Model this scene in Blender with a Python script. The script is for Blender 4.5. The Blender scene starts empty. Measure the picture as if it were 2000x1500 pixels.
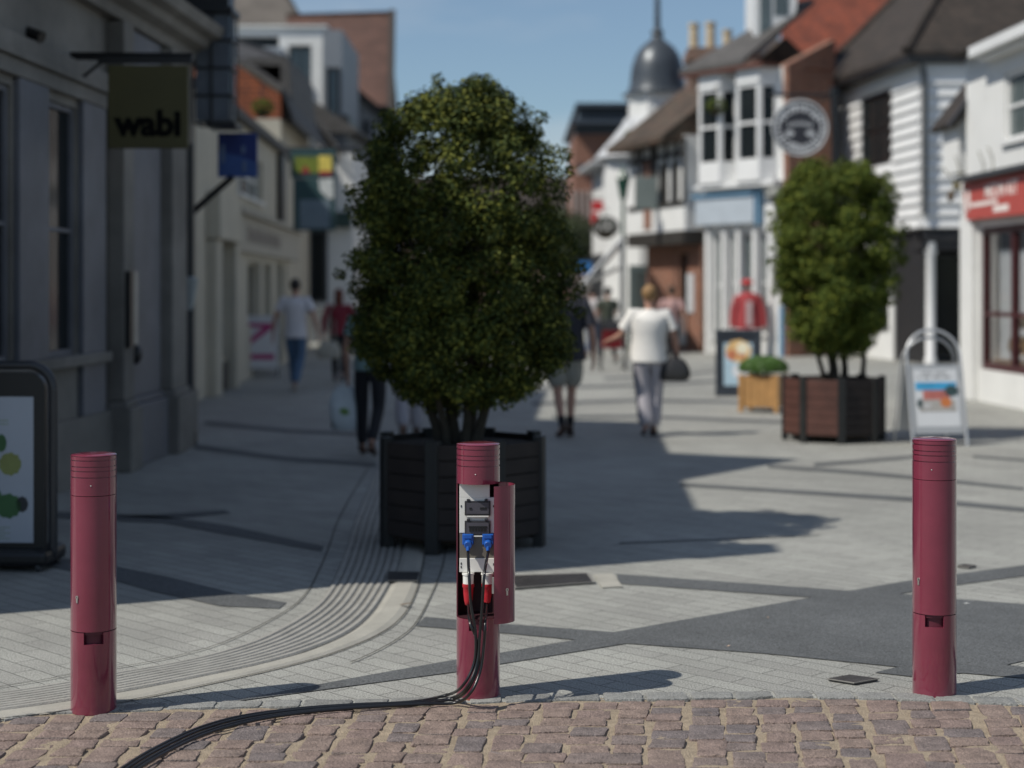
import bpy, bmesh, math, random
from mathutils import Vector, Matrix, Quaternion
R = math.radians
PI = math.pi
S = bpy.context.scene
COL = S.collection
# ------------------------------------------------------------------ camera, sky, sun, exposure
FPX, HX, HY, CH = 3200.0, 1000.0, 565.0, 1.6      # focal length in photo pixels, vanishing point, eye height
cam_d = bpy.data.cameras.new("camera"); cam = bpy.data.objects.new("camera", cam_d); COL.objects.link(cam)
cam.location = (0, 0, CH); cam.rotation_euler = (R(90), 0, 0)
cam_d.sensor_width = 36; cam_d.lens = FPX/2000*36; cam_d.shift_y = -(750-HY)/2000
cam_d.clip_start = .1; cam_d.clip_end = 4000
cam_d.dof.use_dof = True; cam_d.dof.focus_distance = 6.25; cam_d.dof.aperture_fstop = 1.5; cam_d.dof.aperture_blades = 0
S.camera = cam
SUN_EL, SUN_AZ = R(50), R(245)
tosun = Vector((math.sin(SUN_AZ)*math.cos(SUN_EL), math.cos(SUN_AZ)*math.cos(SUN_EL), math.sin(SUN_EL)))
ld = bpy.data.lights.new("sun", 'SUN'); ld.energy = 5.0; ld.angle = R(.5); ld.color = (1, .955, .87)
lo = bpy.data.objects.new("sun", ld); COL.objects.link(lo); lo.rotation_euler = tosun.to_track_quat('Z', 'Y').to_euler()
W = bpy.data.worlds.new("World"); S.world = W; W.use_nodes = True
wn = W.node_tree; N_ = wn.nodes; L_ = wn.links
for n in list(N_): N_.remove(n)
sky = N_.new('ShaderNodeTexSky'); sky.sky_type = 'NISHITA'; sky.sun_disc = False
sky.sun_elevation = SUN_EL; sky.sun_rotation = SUN_AZ; sky.air_density = 1.0; sky.dust_density = .15; sky.ozone_density = 3.0
bg = N_.new('ShaderNodeBackground'); bg.inputs[1].default_value = .085
wo = N_.new('ShaderNodeOutputWorld')
tc = N_.new('ShaderNodeTexCoord'); mp = N_.new('ShaderNodeMapping'); mp.inputs['Scale'].default_value = (1.2, 1.2, 5)
nz = N_.new('ShaderNodeTexNoise'); nz.inputs['Scale'].default_value = 3.1; nz.inputs['Detail'].default_value = 6
cr = N_.new('ShaderNodeValToRGB'); cr.color_ramp.elements[0].position = .47; cr.color_ramp.elements[1].position = .78
cr.color_ramp.elements[1].color = (.6, .6, .6, 1); cr.color_ramp.elements[0].color = (.12, .12, .12, 1)
mx = N_.new('ShaderNodeMix'); mx.data_type = 'RGBA'; mx.inputs['B'].default_value = (9, 9.2, 9.6, 1)
L_.new(tc.outputs['Generated'], mp.inputs[0]); L_.new(mp.outputs[0], nz.inputs['Vector']); L_.new(nz.outputs[0], cr.inputs[0])
L_.new(cr.outputs[0], mx.inputs['Factor']); tn = N_.new('ShaderNodeMix'); tn.data_type = 'RGBA'; tn.blend_type = 'MULTIPLY'; tn.inputs['Factor'].default_value = 1; tn.inputs['B'].default_value = (1.0, 1.15, 1.22, 1); L_.new(sky.outputs[0], tn.inputs['A']); L_.new(tn.outputs['Result'], mx.inputs['A']); L_.new(mx.outputs['Result'], bg.inputs[0]); L_.new(bg.outputs[0], wo.inputs[0])
S.view_settings.view_transform = 'Standard'; S.view_settings.look = 'None'; S.view_settings.gamma = 1; S.view_settings.exposure = -.3
try: S.cycles.max_bounces = 6; S.cycles.use_denoising = True
except Exception: pass

# ------------------------------------------------------------------ photo pixel -> world helpers
def G(px, py, z=0.0):
    d = (CH-z)*FPX/(py-HY)
    return Vector(((px-HX)/FPX*d, d, z))
def P3(px, py, d): return Vector(((px-HX)/FPX*d, d, CH+(HY-py)/FPX*d))

# ------------------------------------------------------------------ materials
MC = {}
def mat(name, col, rough=.75, var=.18, vs=6.0, bump=.0, bs=60.0, metal=0.0, coat=0.0, spec=.5, kind=None, trans=0.0, sheen=0, **k):
    if name in MC: return MC[name]
    m = bpy.data.materials.new(name); m.use_nodes = True; nt = m.node_tree; n = nt.nodes; l = nt.links
    b = n['Principled BSDF']; b.inputs['Roughness'].default_value = rough; b.inputs['Metallic'].default_value = metal
    b.inputs['Coat Weight'].default_value = coat; b.inputs['Coat Roughness'].default_value = .04
    b.inputs['Specular IOR Level'].default_value = spec
    if trans: b.inputs['Transmission Weight'].default_value = trans
    t = n.new('ShaderNodeTexCoord')
    uvm = n.new('ShaderNodeUVMap'); uvm.uv_map = 'UVMap'
    src = t.outputs['Object']
    c = (*col, 1)
    outc = None
    if kind == 'brick':
        br = n.new('ShaderNodeTexBrick'); rot = k.get('rot', 0)
        mpp = n.new('ShaderNodeMapping'); mpp.inputs['Rotation'].default_value = (0, 0, rot); l.new(uvm.outputs[0] if not k.get('obj') else src, mpp.inputs[0])
        wob = n.new('ShaderNodeTexNoise'); wob.inputs['Scale'].default_value = 3; l.new(mpp.outputs[0], wob.inputs['Vector'])
        va = n.new('ShaderNodeVectorMath'); va.operation = 'MULTIPLY_ADD'; va.inputs[1].default_value = (k.get('wob', .01),)*3
        l.new(wob.outputs['Color'], va.inputs[0]); l.new(mpp.outputs[0], va.inputs[2]); l.new(va.outputs[0], br.inputs['Vector'])
        br.inputs['Scale'].default_value = 1; br.inputs['Brick Width'].default_value = k.get('bw', .22); br.inputs['Row Height'].default_value = k.get('bh', .075)
        br.inputs['Mortar Size'].default_value = k.get('ms', .008); br.inputs['Mortar Smooth'].default_value = .3
        br.inputs['Color1'].default_value = c; br.inputs['Color2'].default_value = (*k.get('c2', tuple(x*.6 for x in col)), 1)
        br.inputs['Mortar'].default_value = (*k.get('mc', tuple(x*.5 for x in col)), 1)
        outc = br.outputs['Color']; hsrc = br.outputs['Fac']
    nn = n.new('ShaderNodeTexNoise'); nn.inputs['Scale'].default_value = vs; nn.inputs['Detail'].default_value = 8; nn.inputs['Roughness'].default_value = .65
    l.new(src, nn.inputs['Vector'])
    mr = n.new('ShaderNodeMapRange'); mr.inputs['From Min'].default_value = .3; mr.inputs['From Max'].default_value = .7
    mr.inputs['To Min'].default_value = 1-var; mr.inputs['To Max'].default_value = 1+var; l.new(nn.outputs[0], mr.inputs[0])
    vm = n.new('ShaderNodeVectorMath'); vm.operation = 'SCALE'; l.new(mr.outputs[0], vm.inputs['Scale'])
    if outc: l.new(outc, vm.inputs[0])
    elif kind == 'leaf' or kind == 'island':
        g = n.new('ShaderNodeNewGeometry'); rp = n.new('ShaderNodeValToRGB'); l.new(g.outputs['Random Per Island'], rp.inputs[0])
        e = rp.color_ramp.elements; e[0].color = c; e[1].color = (*k['c2'], 1)
        if 'c3' in k: x = e.new(.5); x.color = (*k['c3'], 1)
        l.new(rp.outputs[0], vm.inputs[0])
        if kind == 'leaf': b.inputs['Subsurface Weight'].default_value = 0
    else: vm.inputs[0].default_value = col
    last = vm.outputs[0]
    if k.get('speck'):
        s2 = n.new('ShaderNodeTexNoise'); s2.inputs['Scale'].default_value = k.get('ss', 260); s2.inputs['Detail'].default_value = 3; l.new(src, s2.inputs['Vector'])
        m2 = n.new('ShaderNodeMapRange'); m2.inputs['From Min'].default_value = .3; m2.inputs['From Max'].default_value = .7
        m2.inputs['To Min'].default_value = 1-k['speck']; m2.inputs['To Max'].default_value = 1+k['speck']; l.new(s2.outputs[0], m2.inputs[0])
        v2 = n.new('ShaderNodeVectorMath'); v2.operation = 'SCALE'; l.new(last, v2.inputs[0]); l.new(m2.outputs[0], v2.inputs['Scale']); last = v2.outputs[0]
    if k.get('patch'):
        s3 = n.new('ShaderNodeTexNoise'); s3.inputs['Scale'].default_value = .55; s3.inputs['Detail'].default_value = 4; l.new(src, s3.inputs['Vector'])
        m3 = n.new('ShaderNodeMapRange'); m3.inputs['From Min'].default_value = .35; m3.inputs['From Max'].default_value = .65
        m3.inputs['To Min'].default_value = 1-k['patch']; m3.inputs['To Max'].default_value = 1+k['patch']*.6; l.new(s3.outputs[0], m3.inputs[0])
        v3 = n.new('ShaderNodeVectorMath'); v3.operation = 'SCALE'; l.new(last, v3.inputs[0]); l.new(m3.outputs[0], v3.inputs['Scale']); last = v3.outputs[0]
    if k.get('spots'):
        s5 = n.new('ShaderNodeTexVoronoi'); s5.inputs['Scale'].default_value = 1.9; s5.inputs['Randomness'].default_value = 1; l.new(src, s5.inputs['Vector'])
        m5 = n.new('ShaderNodeMapRange'); m5.inputs['From Min'].default_value = .018; m5.inputs['From Max'].default_value = .03; m5.inputs['To Min'].default_value = .55; m5.inputs['To Max'].default_value = 1; l.new(s5.outputs['Distance'], m5.inputs[0])
        v5 = n.new('ShaderNodeVectorMath'); v5.operation = 'SCALE'; l.new(last, v5.inputs[0]); l.new(m5.outputs[0], v5.inputs['Scale']); last = v5.outputs[0]
    if k.get('rv'):
        s6 = n.new('ShaderNodeTexNoise'); s6.inputs['Scale'].default_value = 9; s6.inputs['Detail'].default_value = 8; l.new(src, s6.inputs['Vector'])
        m6 = n.new('ShaderNodeMapRange'); m6.inputs['From Min'].default_value = .35; m6.inputs['From Max'].default_value = .7; m6.inputs['To Min'].default_value = rough; m6.inputs['To Max'].default_value = rough+k['rv']; l.new(s6.outputs[0], m6.inputs[0]); l.new(m6.outputs[0], b.inputs['Roughness']); l.new(m6.outputs[0], b.inputs['Coat Roughness'])
    l.new(last, b.inputs['Base Color'])
    if bump or kind == 'brick':
        bp = n.new('ShaderNodeBump'); bp.inputs['Distance'].default_value = .01; bp.inputs['Strength'].default_value = max(bump, .3)
        if kind == 'brick':
            iv = n.new('ShaderNodeMath'); iv.operation = 'SUBTRACT'; iv.inputs[0].default_value = 1; l.new(hsrc, iv.inputs[1])
            n4 = n.new('ShaderNodeTexNoise'); n4.inputs['Scale'].default_value = bs; l.new(src, n4.inputs['Vector'])
            ad = n.new('ShaderNodeMath'); ad.operation = 'MULTIPLY_ADD'; ad.inputs[1].default_value = bump; l.new(n4.outputs[0], ad.inputs[0]); l.new(iv.outputs[0], ad.inputs[2])
            l.new(ad.outputs[0], bp.inputs['Height'])
        else:
            n4 = n.new('ShaderNodeTexNoise'); n4.inputs['Scale'].default_value = bs; n4.inputs['Detail'].default_value = 5; l.new(src, n4.inputs['Vector']); l.new(n4.outputs[0], bp.inputs['Height'])
        l.new(bp.outputs[0], b.inputs['Normal'])
    MC[name] = m
    return m
white = mat('white_render', (.72, .72, .70), .8, .06, 1.5, .15, 40)
cream = mat('cream_render', (.50, .46, .37), .8, .1, 1.2, .15, 40)
stone = mat('grey_stone', (.20, .188, .168), .8, .22, 2.3, .3, 30, patch=.25)
stone2 = mat('painted_stone', (.145, .15, .168), .55, .16, 2.6, .15, 30, patch=.15)
wpaint = mat('white_paint', (.74, .74, .73), .45, .05, 3)
black = mat('black_paint', (.012, .012, .013), .4, .1, 5)
dark = mat('dark_timber', (.03, .026, .022), .7, .3, 4, .2, 30)
dkgrey = mat('dark_grey_metal', (.05, .055, .06), .5, .1, 3)
glass = mat('window_glass', (.014, .018, .020), .10, .1, 2, spec=.22)
glassl = mat('pale_window_glass', (.09, .11, .11), .08, .3, 1.2, spec=.8)
brick = mat('red_brick', (.27, .10, .055), .85, .2, 5, .3, 50, kind='brick', c2=(.18, .07, .045), mc=(.3, .25, .2))
brick2 = mat('brown_brick', (.23, .125, .085), .85, .2, 5, .3, 50, kind='brick', c2=(.16, .09, .065), mc=(.28, .24, .2))
tiler = mat('red_roof_tiles', (.24, .055, .026), .85, .35, 2, .3, 30, kind='brick', bw=.17, bh=.12, ms=.008, c2=(.15, .04, .024), mc=(.05, .02, .012))
tileo = mat('orange_hung_tiles', (.36, .10, .035), .85, .3, 2, .3, 30, kind='brick', bw=.17, bh=.12, ms=.012, c2=(.24, .07, .03), mc=(.07, .03, .02))
tileb = mat('brown_roof_tiles', (.052, .038, .030), .85, .35, 2, .3, 30, kind='brick', bw=.17, bh=.14, ms=.01, c2=(.032, .025, .02), mc=(.012, .01, .008))
tilem = mat('russet_roof_tiles', (.115, .058, .042), .85, .35, 1, .3, 30, kind='brick', bw=.17, bh=.12, ms=.01, c2=(.085, .045, .035), mc=(.07, .035, .025))
slate = mat('grey_slates', (.095, .088, .082), .7, .2, 2, .2, 30, kind='brick', bw=.3, bh=.2, ms=.008, c2=(.07, .065, .06), mc=(.03, .03, .03))
lead = mat('lead_sheet', (.07, .08, .09), .38, .25, 2.5, .1, 8, metal=.3)
soil = mat('soil', (.035, .025, .018), .95, .3, 20, .5, 60)
bark = mat('bark', (.045, .038, .028), .9, .3, 14, .5, 50)

# ------------------------------------------------------------------ mesh building
RL = {}
class MB:
    def __init__(s): s.v = []; s.f = []; s.sm = []
    def add(s, vs, fs, smooth=False):
        o = len(s.v); s.v += [Vector(v) for v in vs]; s.f += [tuple(i+o for i in f) for f in fs]; s.sm += [smooth]*len(fs); return s
    def hexa(s, p):      # 8 points: bottom 4 ccw, top 4
        return s.add(p, [(3, 2, 1, 0), (4, 5, 6, 7), (0, 1, 5, 4), (1, 2, 6, 5), (2, 3, 7, 6), (3, 0, 4, 7)])
    def box(s, x0, x1, y0, y1, z0, z1, M=None):
        p = [Vector(q) for q in ((x0,y0,z0),(x1,y0,z0),(x1,y1,z0),(x0,y1,z0),(x0,y0,z1),(x1,y0,z1),(x1,y1,z1),(x0,y1,z1))]
        if M: p = [M @ q for q in p]
        return s.hexa(p)
    def prism(s, pts, off):   # polygon (3D points) extruded by vector off
        n = len(pts); pts = [Vector(p) for p in pts]; off = Vector(off)
        vs = pts+[p+off for p in pts]
        return s.add(vs, [tuple(range(n))[::-1], tuple(range(n, 2*n))]+[(i, (i+1) % n, n+(i+1) % n, n+i) for i in range(n)])
    def lathe(s, c, prof, seg=32, smooth=True, a0=0, a1=2*PI, sq=None):
        c = Vector(c); full = abs(a1-a0-2*PI) < 1e-6; k = seg if full else seg+1
        vs = []
        for r, z in prof:
            for i in range(k):
                a = a0+(a1-a0)*i/seg; vs.append(c+Vector((r*math.sin(a), -r*math.cos(a), z)))
        fs = []
        for j in range(len(prof)-1):
            for i in range(seg):
                a = j*k+i; b = j*k+(i+1) % k; fs.append((a, b, b+k, a+k))
        return s.add(vs, fs, smooth)
    def disc(s, c, r, z, seg=32, up=True):
        c = Vector(c); vs = [c+Vector((r*math.sin(2*PI*i/seg), -r*math.cos(2*PI*i/seg), z)) for i in range(seg)]
        f = tuple(range(seg)); return s.add(vs, [f if up else f[::-1]])
    def arc(s, c, r0, r1, z0, z1, a0, a1, seg=20, smooth=True):   # curved shell, angle 0 faces -Y
        c = Vector(c); vs = []
        for i in range(seg+1):
            a = a0+(a1-a0)*i/seg; d = Vector((math.sin(a), -math.cos(a), 0))
            vs += [c+d*r0+Vector((0,0,z0)), c+d*r1+Vector((0,0,z0)), c+d*r1+Vector((0,0,z1)), c+d*r0+Vector((0,0,z1))]
        sf = []; ff = []
        for i in range(seg):
            a = i*4; b = a+4
            sf += [(a+1, b+1, b+2, a+2), (b, a, a+3, b+3)]; ff += [(a, b, b+1, a+1), (a+2, b+2, b+3, a+3)]
        o = len(s.v); s.v += vs
        for f in sf: s.f.append(tuple(i+o for i in f)); s.sm.append(smooth)
        for f in ff+[(0, 1, 2, 3), tuple(seg*4+i for i in (3, 2, 1, 0))]: s.f.append(tuple(i+o for i in f)); s.sm.append(False)
        return s
    def tube(s, pts, r, seg=10, smooth=True, cap=True):
        pts = [Vector(p) for p in pts]; n = len(pts); rr = r if isinstance(r, (list, tuple)) else [r]*n
        o = len(s.v); up = Vector((0, 0, 1)); prev = None
        for i, p in enumerate(pts):
            t = (pts[min(i+1, n-1)]-pts[max(i-1, 0)]).normalized()
            if prev is None: x = t.orthogonal().normalized()
            else: x = (prev-t*prev.dot(t)).normalized()
            prev = x; y = t.cross(x)
            s.v += [p+(x*math.cos(2*PI*k/seg)+y*math.sin(2*PI*k/seg))*rr[i] for k in range(seg)]
        for i in range(n-1):
            for k in range(seg):
                a = o+i*seg+k; b = o+i*seg+(k+1) % seg; s.f.append((a, b, b+seg, a+seg)); s.sm.append(smooth)
        if cap:
            s.f.append(tuple(o+k for k in range(seg))[::-1]); s.sm.append(False); s.f.append(tuple(o+(n-1)*seg+k for k in range(seg))); s.sm.append(False)
        return s
    def ball(s, c, rx, ry, rz, seg=14, rings=9, jit=0):
        c = Vector(c); vs = []
        for j in range(rings+1):
            for i in range(seg):
                t = PI*j/rings; a = 2*PI*i/seg; q = 1+random.uniform(-jit, jit)
                vs.append(c+Vector((rx*math.sin(t)*math.cos(a)*q, ry*math.sin(t)*math.sin(a)*q, rz*math.cos(t)*q)))
        fs = [(j*seg+i, (j+1)*seg+i, (j+1)*seg+(i+1) % seg, j*seg+(i+1) % seg) for j in range(rings) for i in range(seg)]
        return s.add(vs, fs, True)
    def build(s, name, m, parent=None, bevel=0, recalc=True):
        root = Vector((0, 0, 0)); p = parent
        if p is not None: root = RL.get(p.name, Vector((0, 0, 0)))
        me = bpy.data.meshes.new(name); me.from_pydata([v-root for v in s.v], [], s.f); me.update()
        me.polygons.foreach_set('use_smooth', s.sm)
        if any(s.sm): me.set_sharp_from_angle(angle=R(38))
        if recalc:
            b = bmesh.new(); b.from_mesh(me); bmesh.ops.recalc_face_normals(b, faces=b.faces); b.to_mesh(me); b.free()
        uv = me.uv_layers.new(name='UVMap'); co = [v.co+root for v in me.vertices]
        for f in me.polygons:
            nn = f.normal
            if abs(nn.z) > .97: t = Vector((1, 0, 0)); b_ = Vector((0, 1, 0))
            else: t = Vector((0, 0, 1)).cross(nn).normalized(); b_ = nn.cross(t)
            for li in f.loop_indices:
                c = co[me.loops[li].vertex_index]; uv.data[li].uv = (c.dot(t), c.dot(b_))
        me.materials.append(m); o = bpy.data.objects.new(name, me); COL.objects.link(o)
        if parent is not None: o.parent = parent
        RL[o.name] = root
        if bevel:
            md = o.modifiers.new('bevel', 'BEVEL'); md.width = bevel; md.segments = 2; md.limit_method = 'ANGLE'
        return o
def tag(o, label=None, cat=None, group=None, kind=None):
    if label: o['label'] = label
    if cat: o['category'] = cat
    if group: o['group'] = group
    if kind: o['kind'] = kind
    return o
def thing(name, label, cat, loc=(0, 0, 0), group=None):
    o = bpy.data.objects.new(name, None); COL.objects.link(o); o.location = loc; o.empty_display_size = .2
    RL[o.name] = Vector(loc); return tag(o, label, cat, group)
def smooth_path(pts, n=8):
    pts = [Vector(p) for p in pts]; out = []
    q = [pts[0]*2-pts[1]]+pts+[pts[-1]*2-pts[-2]]
    for i in range(1, len(q)-2):
        a, b, c, d = q[i-1:i+3]
        for k in range(n):
            t = k/n; out.append(.5*((2*b)+(c-a)*t+(2*a-5*b+4*c-d)*t*t+(3*b-a-3*c+d)*t**3))
    out.append(pts[-1]); return out
FONT = None
def text(txt, size, o, xdir, up, m, name, parent, thick=.006, off=0.0, align='CENTER'):
    cu = bpy.data.curves.new(name, 'FONT'); cu.body = txt; cu.size = size; cu.extrude = thick; cu.offset = off; cu.align_x = align; cu.align_y = 'CENTER'; cu.resolution_u = 3
    ob = bpy.data.objects.new(name, cu); COL.objects.link(ob)
    bpy.context.view_layer.update()
    me = bpy.data.meshes.new_from_object(ob.evaluated_get(bpy.context.evaluated_depsgraph_get()))
    bpy.data.objects.remove(ob)
    xd = Vector(xdir).normalized(); u = Vector(up).normalized(); nrm = xd.cross(u); o = Vector(o)
    mb = MB(); mb.add([o+xd*v.co.x+u*v.co.y+nrm*v.co.z for v in me.vertices], [tuple(f.vertices) for f in me.polygons])
    return mb.build(name, m, parent)

class Wall:      # a facade plane: u runs A->B on the ground, n points out of the building
    def __init__(s, A, B, flip=False):
        s.A = Vector((*A, 0)); s.B = Vector((*B, 0)); s.U = (s.B-s.A).normalized(); s.L = (s.B-s.A).length
        s.N = Vector((s.U.y, -s.U.x, 0))
        if s.N.dot(-s.A) < 0: s.N = -s.N
        if flip: s.N = -s.N
    def p(s, u, n, z): return s.A+s.U*u+s.N*n+Vector((0, 0, z))
    def uz(s, px, py=None):
        r = Vector(((px-HX)/FPX, 1, 0)); den = s.N.dot(r); t = s.N.dot(s.A)/den; q = r*t
        return ((q-s.A).dot(s.U), None if py is None else CH+(HY-py)/FPX*t)
    def u(s, px): return s.uz(px)[0]
    def z(s, px, py): return s.uz(px, py)[1]
    def box(s, mb, u0, u1, z0, z1, n0=-.15, n1=0):
        if u0 > u1: u0, u1 = u1, u0
        q = [s.p(u0, n0, z0), s.p(u1, n0, z0), s.p(u1, n1, z0), s.p(u0, n1, z0), s.p(u0, n0, z1), s.p(u1, n0, z1), s.p(u1, n1, z1), s.p(u0, n1, z1)]
        return mb.hexa(q)
    def poly(s, mb, uz, n0, n1):
        return mb.prism([s.p(u, n0, z) for u, z in uz], s.N*(n1-n0))
    def panel(s, mb, u0, u1, z0, z1, holes, n0=-.2, n1=0):
        us = sorted({u0, u1, *[h[0] for h in holes], *[h[1] for h in holes]}); us = [x for x in us if u0-1e-6 <= x <= u1+1e-6]
        zs = sorted({z0, z1, *[h[2] for h in holes], *[h[3] for h in holes]}); zs = [x for x in zs if z0-1e-6 <= x <= z1+1e-6]
        def solid(i, j):
            if i < 0 or j < 0 or i >= len(us)-1 or j >= len(zs)-1: return False
            a = (us[i]+us[i+1])/2; b = (zs[j]+zs[j+1])/2
            return not any(h[0] < a < h[1] and h[2] < b < h[3] for h in holes)
        for i in range(len(us)-1):
            for j in range(len(zs)-1):
                if not solid(i, j): continue
                a, b, c, d = us[i], us[i+1], zs[j], zs[j+1]
                mb.add([s.p(a, n1, c), s.p(b, n1, c), s.p(b, n1, d), s.p(a, n1, d)], [(0, 1, 2, 3)])
                mb.add([s.p(a, n0, c), s.p(b, n0, c), s.p(b, n0, d), s.p(a, n0, d)], [(3, 2, 1, 0)])
                for (di, dj, e) in ((-1, 0, (a, c, a, d)), (1, 0, (b, c, b, d)), (0, -1, (a, c, b, c)), (0, 1, (a, d, b, d))):
                    if not solid(i+di, j+dj):
                        mb.add([s.p(e[0], n0, e[1]), s.p(e[0], n1, e[1]), s.p(e[2], n1, e[3]), s.p(e[2], n0, e[3])], [(0, 1, 2, 3)])
        return mb
def window(w, u0, u1, z0, z1, parent, fm=None, gm=None, nx=2, nz=2, fw=.06, n=-.1, sill=True, name='window'):
    fm = fm or wpaint; gm = gm or glass
    if u0 > u1: u0, u1 = u1, u0
    m = MB()
    w.box(m, u0, u0+fw, z0, z1, n-.06, n); w.box(m, u1-fw, u1, z0, z1, n-.06, n)
    w.box(m, u0+fw, u1-fw, z0, z0+fw, n-.06, n-.001); w.box(m, u0+fw, u1-fw, z1-fw, z1, n-.06, n-.001)
    for i in range(1, nx):
        u = u0+(u1-u0)*i/nx; w.box(m, u-fw*.3, u+fw*.3, z0+fw, z1-fw, n-.05, n-.008)
    for i in range(1, nz):
        z = z0+(z1-z0)*i/nz; w.box(m, u0+fw, u1-fw, z-fw*.35, z+fw*.35, n-.05, n-.004)
    if sill: w.box(m, u0-.05, u1+.05, z0-.06, z0-.003, n-.05, .06)
    f = m.build(name, fm, parent)
    g = MB(); w.box(g, u0+fw*.5, u1-fw*.5, z0+fw*.5, z1-fw*.5, n-.045, n-.03); g.build('pane', gm, f)
    return f
# ================================================================== GROUND
random.seed(7)
pav = mat('granite_pavers', (.335, .335, .305), .85, .07, 2.2, .35, 180, kind='brick', obj=True, rot=R(45), bw=.34, bh=.105, ms=.003, wob=.014, c2=(.285, .283, .26), mc=(.10, .098, .09), speck=.6, ss=150, patch=.12, spots=1)
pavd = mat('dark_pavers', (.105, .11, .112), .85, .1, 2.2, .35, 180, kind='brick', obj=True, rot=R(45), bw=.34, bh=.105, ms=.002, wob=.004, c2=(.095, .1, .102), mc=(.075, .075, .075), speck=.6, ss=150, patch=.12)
kerbm = mat('smooth_kerb_stone', (.37, .355, .31), .8, .12, 5, .3, 120, speck=.1, ss=180)
ribm = mat('ribbed_granite', (.33, .32, .29), .8, .15, 8, .4, 120, speck=.12, ss=180)
groovem = mat('groove_shadow_stone', (.17, .165, .15), .9, .2, 8)
sand = mat('jointing_sand', (.33, .265, .19), .95, .25, 22, .8, 160, speck=.22, ss=230)
settm = mat('porphyry_setts', (.215, .158, .138), .75, .34, 14, .8, 90, kind='island', c2=(.16, .135, .13), c3=(.235, .175, .145), speck=.45, ss=200)
settg = mat('grey_setts', (.27, .27, .255), .8, .22, 16, .7, 90, kind='island', c2=(.20, .20, .19), speck=.35, ss=170)
m = MB(); m.add([(-900, -300, -.04), (900, -300, -.04), (900, 1800, -.04), (-900, 1800, -.04)], [(0, 1, 2, 3)])
tag(m.build('ground', mat('far_ground', (.16, .155, .145), .9, .15, .2)), kind='structure')
edge_px = [(-700, 1452), (-400, 1434), (-150, 1418), (0, 1408), (70, 1394), (217, 1391), (350, 1384), (520, 1381), (700, 1379), (920, 1372), (1200, 1366), (1520, 1362), (1760, 1366), (2000, 1376), (2250, 1386), (2600, 1402)]
edge = [G(*p) for p in edge_px]
def edgeY(x):
    for a, b in zip(edge, edge[1:]):
        if a.x <= x <= b.x: return a.y+(b.y-a.y)*(x-a.x)/(b.x-a.x)
    return edge[0].y if x < edge[0].x else edge[-1].y
m = MB(); top = [(-90, edge[0].y, 0)]+[tuple(e) for e in edge]+[(90, edge[-1].y, 0), (90, 160, 0), (-90, 160, 0)]
m.prism(top, (0, 0, -.03)); tag(m.build('pavement', pav), kind='structure')
# sand bed with a gently uneven surface, and the setts laid in it
m = MB(); nx, ny = 130, 60; x0, x1, y0, y1 = -3.4, 3.6, 3.6, 6.75
vs = []
for j in range(ny+1):
    for i in range(nx+1):
        x = x0+(x1-x0)*i/nx; y = y0+(y1-y0)*j/ny; y = min(y, edgeY(x)+.02)
        vs.append((x, y, -.0035+.0025*math.sin(x*23+y*9)+.003*math.sin(y*31-x*7)+random.uniform(-.002, .002)))
m.add(vs, [(j*(nx+1)+i, j*(nx+1)+i+1, (j+1)*(nx+1)+i+1, (j+1)*(nx+1)+i) for j in range(ny) for i in range(nx)], True)
tag(m.build('sand_bed', sand), kind='structure')
def sett(m, c, h, ztop):
    # c: four corners ccw (2D). rounded, slightly irregular stone
    cx = sum(p[0] for p in c)/4; cy = sum(p[1] for p in c)/4
    ring = []
    for i in range(4):
        a, b = c[i], c[(i+1) % 4]
        for t in (.05, .35, .65, .95):
            j = .0028
            ring.append((a[0]+(b[0]-a[0])*t+random.uniform(-j, j), a[1]+(b[1]-a[1])*t+random.uniform(-j, j)))
    n = len(ring); vs = []
    for s, z in ((1.02, ztop-h), (1.0, ztop-.005), (.98, ztop-.001), (.93, ztop), (.5, ztop+.0005)):
        for (x, y) in ring: vs.append((cx+(x-cx)*s, cy+(y-cy)*s, z+(random.uniform(-.0018, .0018) if s < .97 else 0)))
    vs.append((cx, cy, ztop+.001))
    fs = [(k*n+i, k*n+(i+1) % n, (k+1)*n+(i+1) % n, (k+1)*n+i) for k in range(4) for i in range(n)]+[(4*n+i, 4*n+(i+1) % n, 5*n) for i in range(n)]
    m.add(vs, fs, True)
m = MB(); x = -3.2
while x < 3.5:
    w = random.uniform(.122, .15); lean = .045+.10*(x+1.5)/3; lean = max(-.02, min(.17, lean)); y = 6.75
    gx = random.uniform(.002, .018)
    y = edgeY(x+lean*1.2)-.02-random.uniform(0, .03)
    while y > 3.7:
        d = random.choice([.1, .105, .115, .12, .125, .13, .20]) ; d *= random.uniform(.95, 1.05)
        X = x+lean*(y-5.0)
        jx = random.uniform(-.014, .014); ww = w-gx+random.uniform(-.020, .008)
        q = [(X+jx-ww/2+random.uniform(-.008, .008), y-d+.009+random.uniform(-.004, .007)), (X+jx+ww/2+random.uniform(-.008, .008), y-d+.013+random.uniform(-.004, .007)),
             (X+jx+ww/2+lean*d+random.uniform(-.008, .008), y+random.uniform(-.006, .003)), (X+jx-ww/2+lean*d+random.uniform(-.008, .008), y+random.uniform(-.006, .003))]
        sett(m, q, .03, random.uniform(.000, .005)); y -= d
    x += w
tag(m.build('sett_paving', settm, recalc=False), kind='structure')
m = MB(); x = -3.2
while x < 3.5:
    w = random.uniform(.12, .2); ya = edgeY(x); yb = edgeY(x+w)
    q = [(x+.006, ya-.012+random.uniform(-.015, .012)), (x+w-.01, yb-.012+random.uniform(-.015, .012)), (x+w-.008+random.uniform(-.006, .006), yb+.085+random.uniform(-.006, .006)), (x+.004, ya+.085+random.uniform(-.006, .006))]
    sett(m, q, .035, .006); x += w
tag(m.build('edging_setts', settg, recalc=False), kind='structure')
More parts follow.
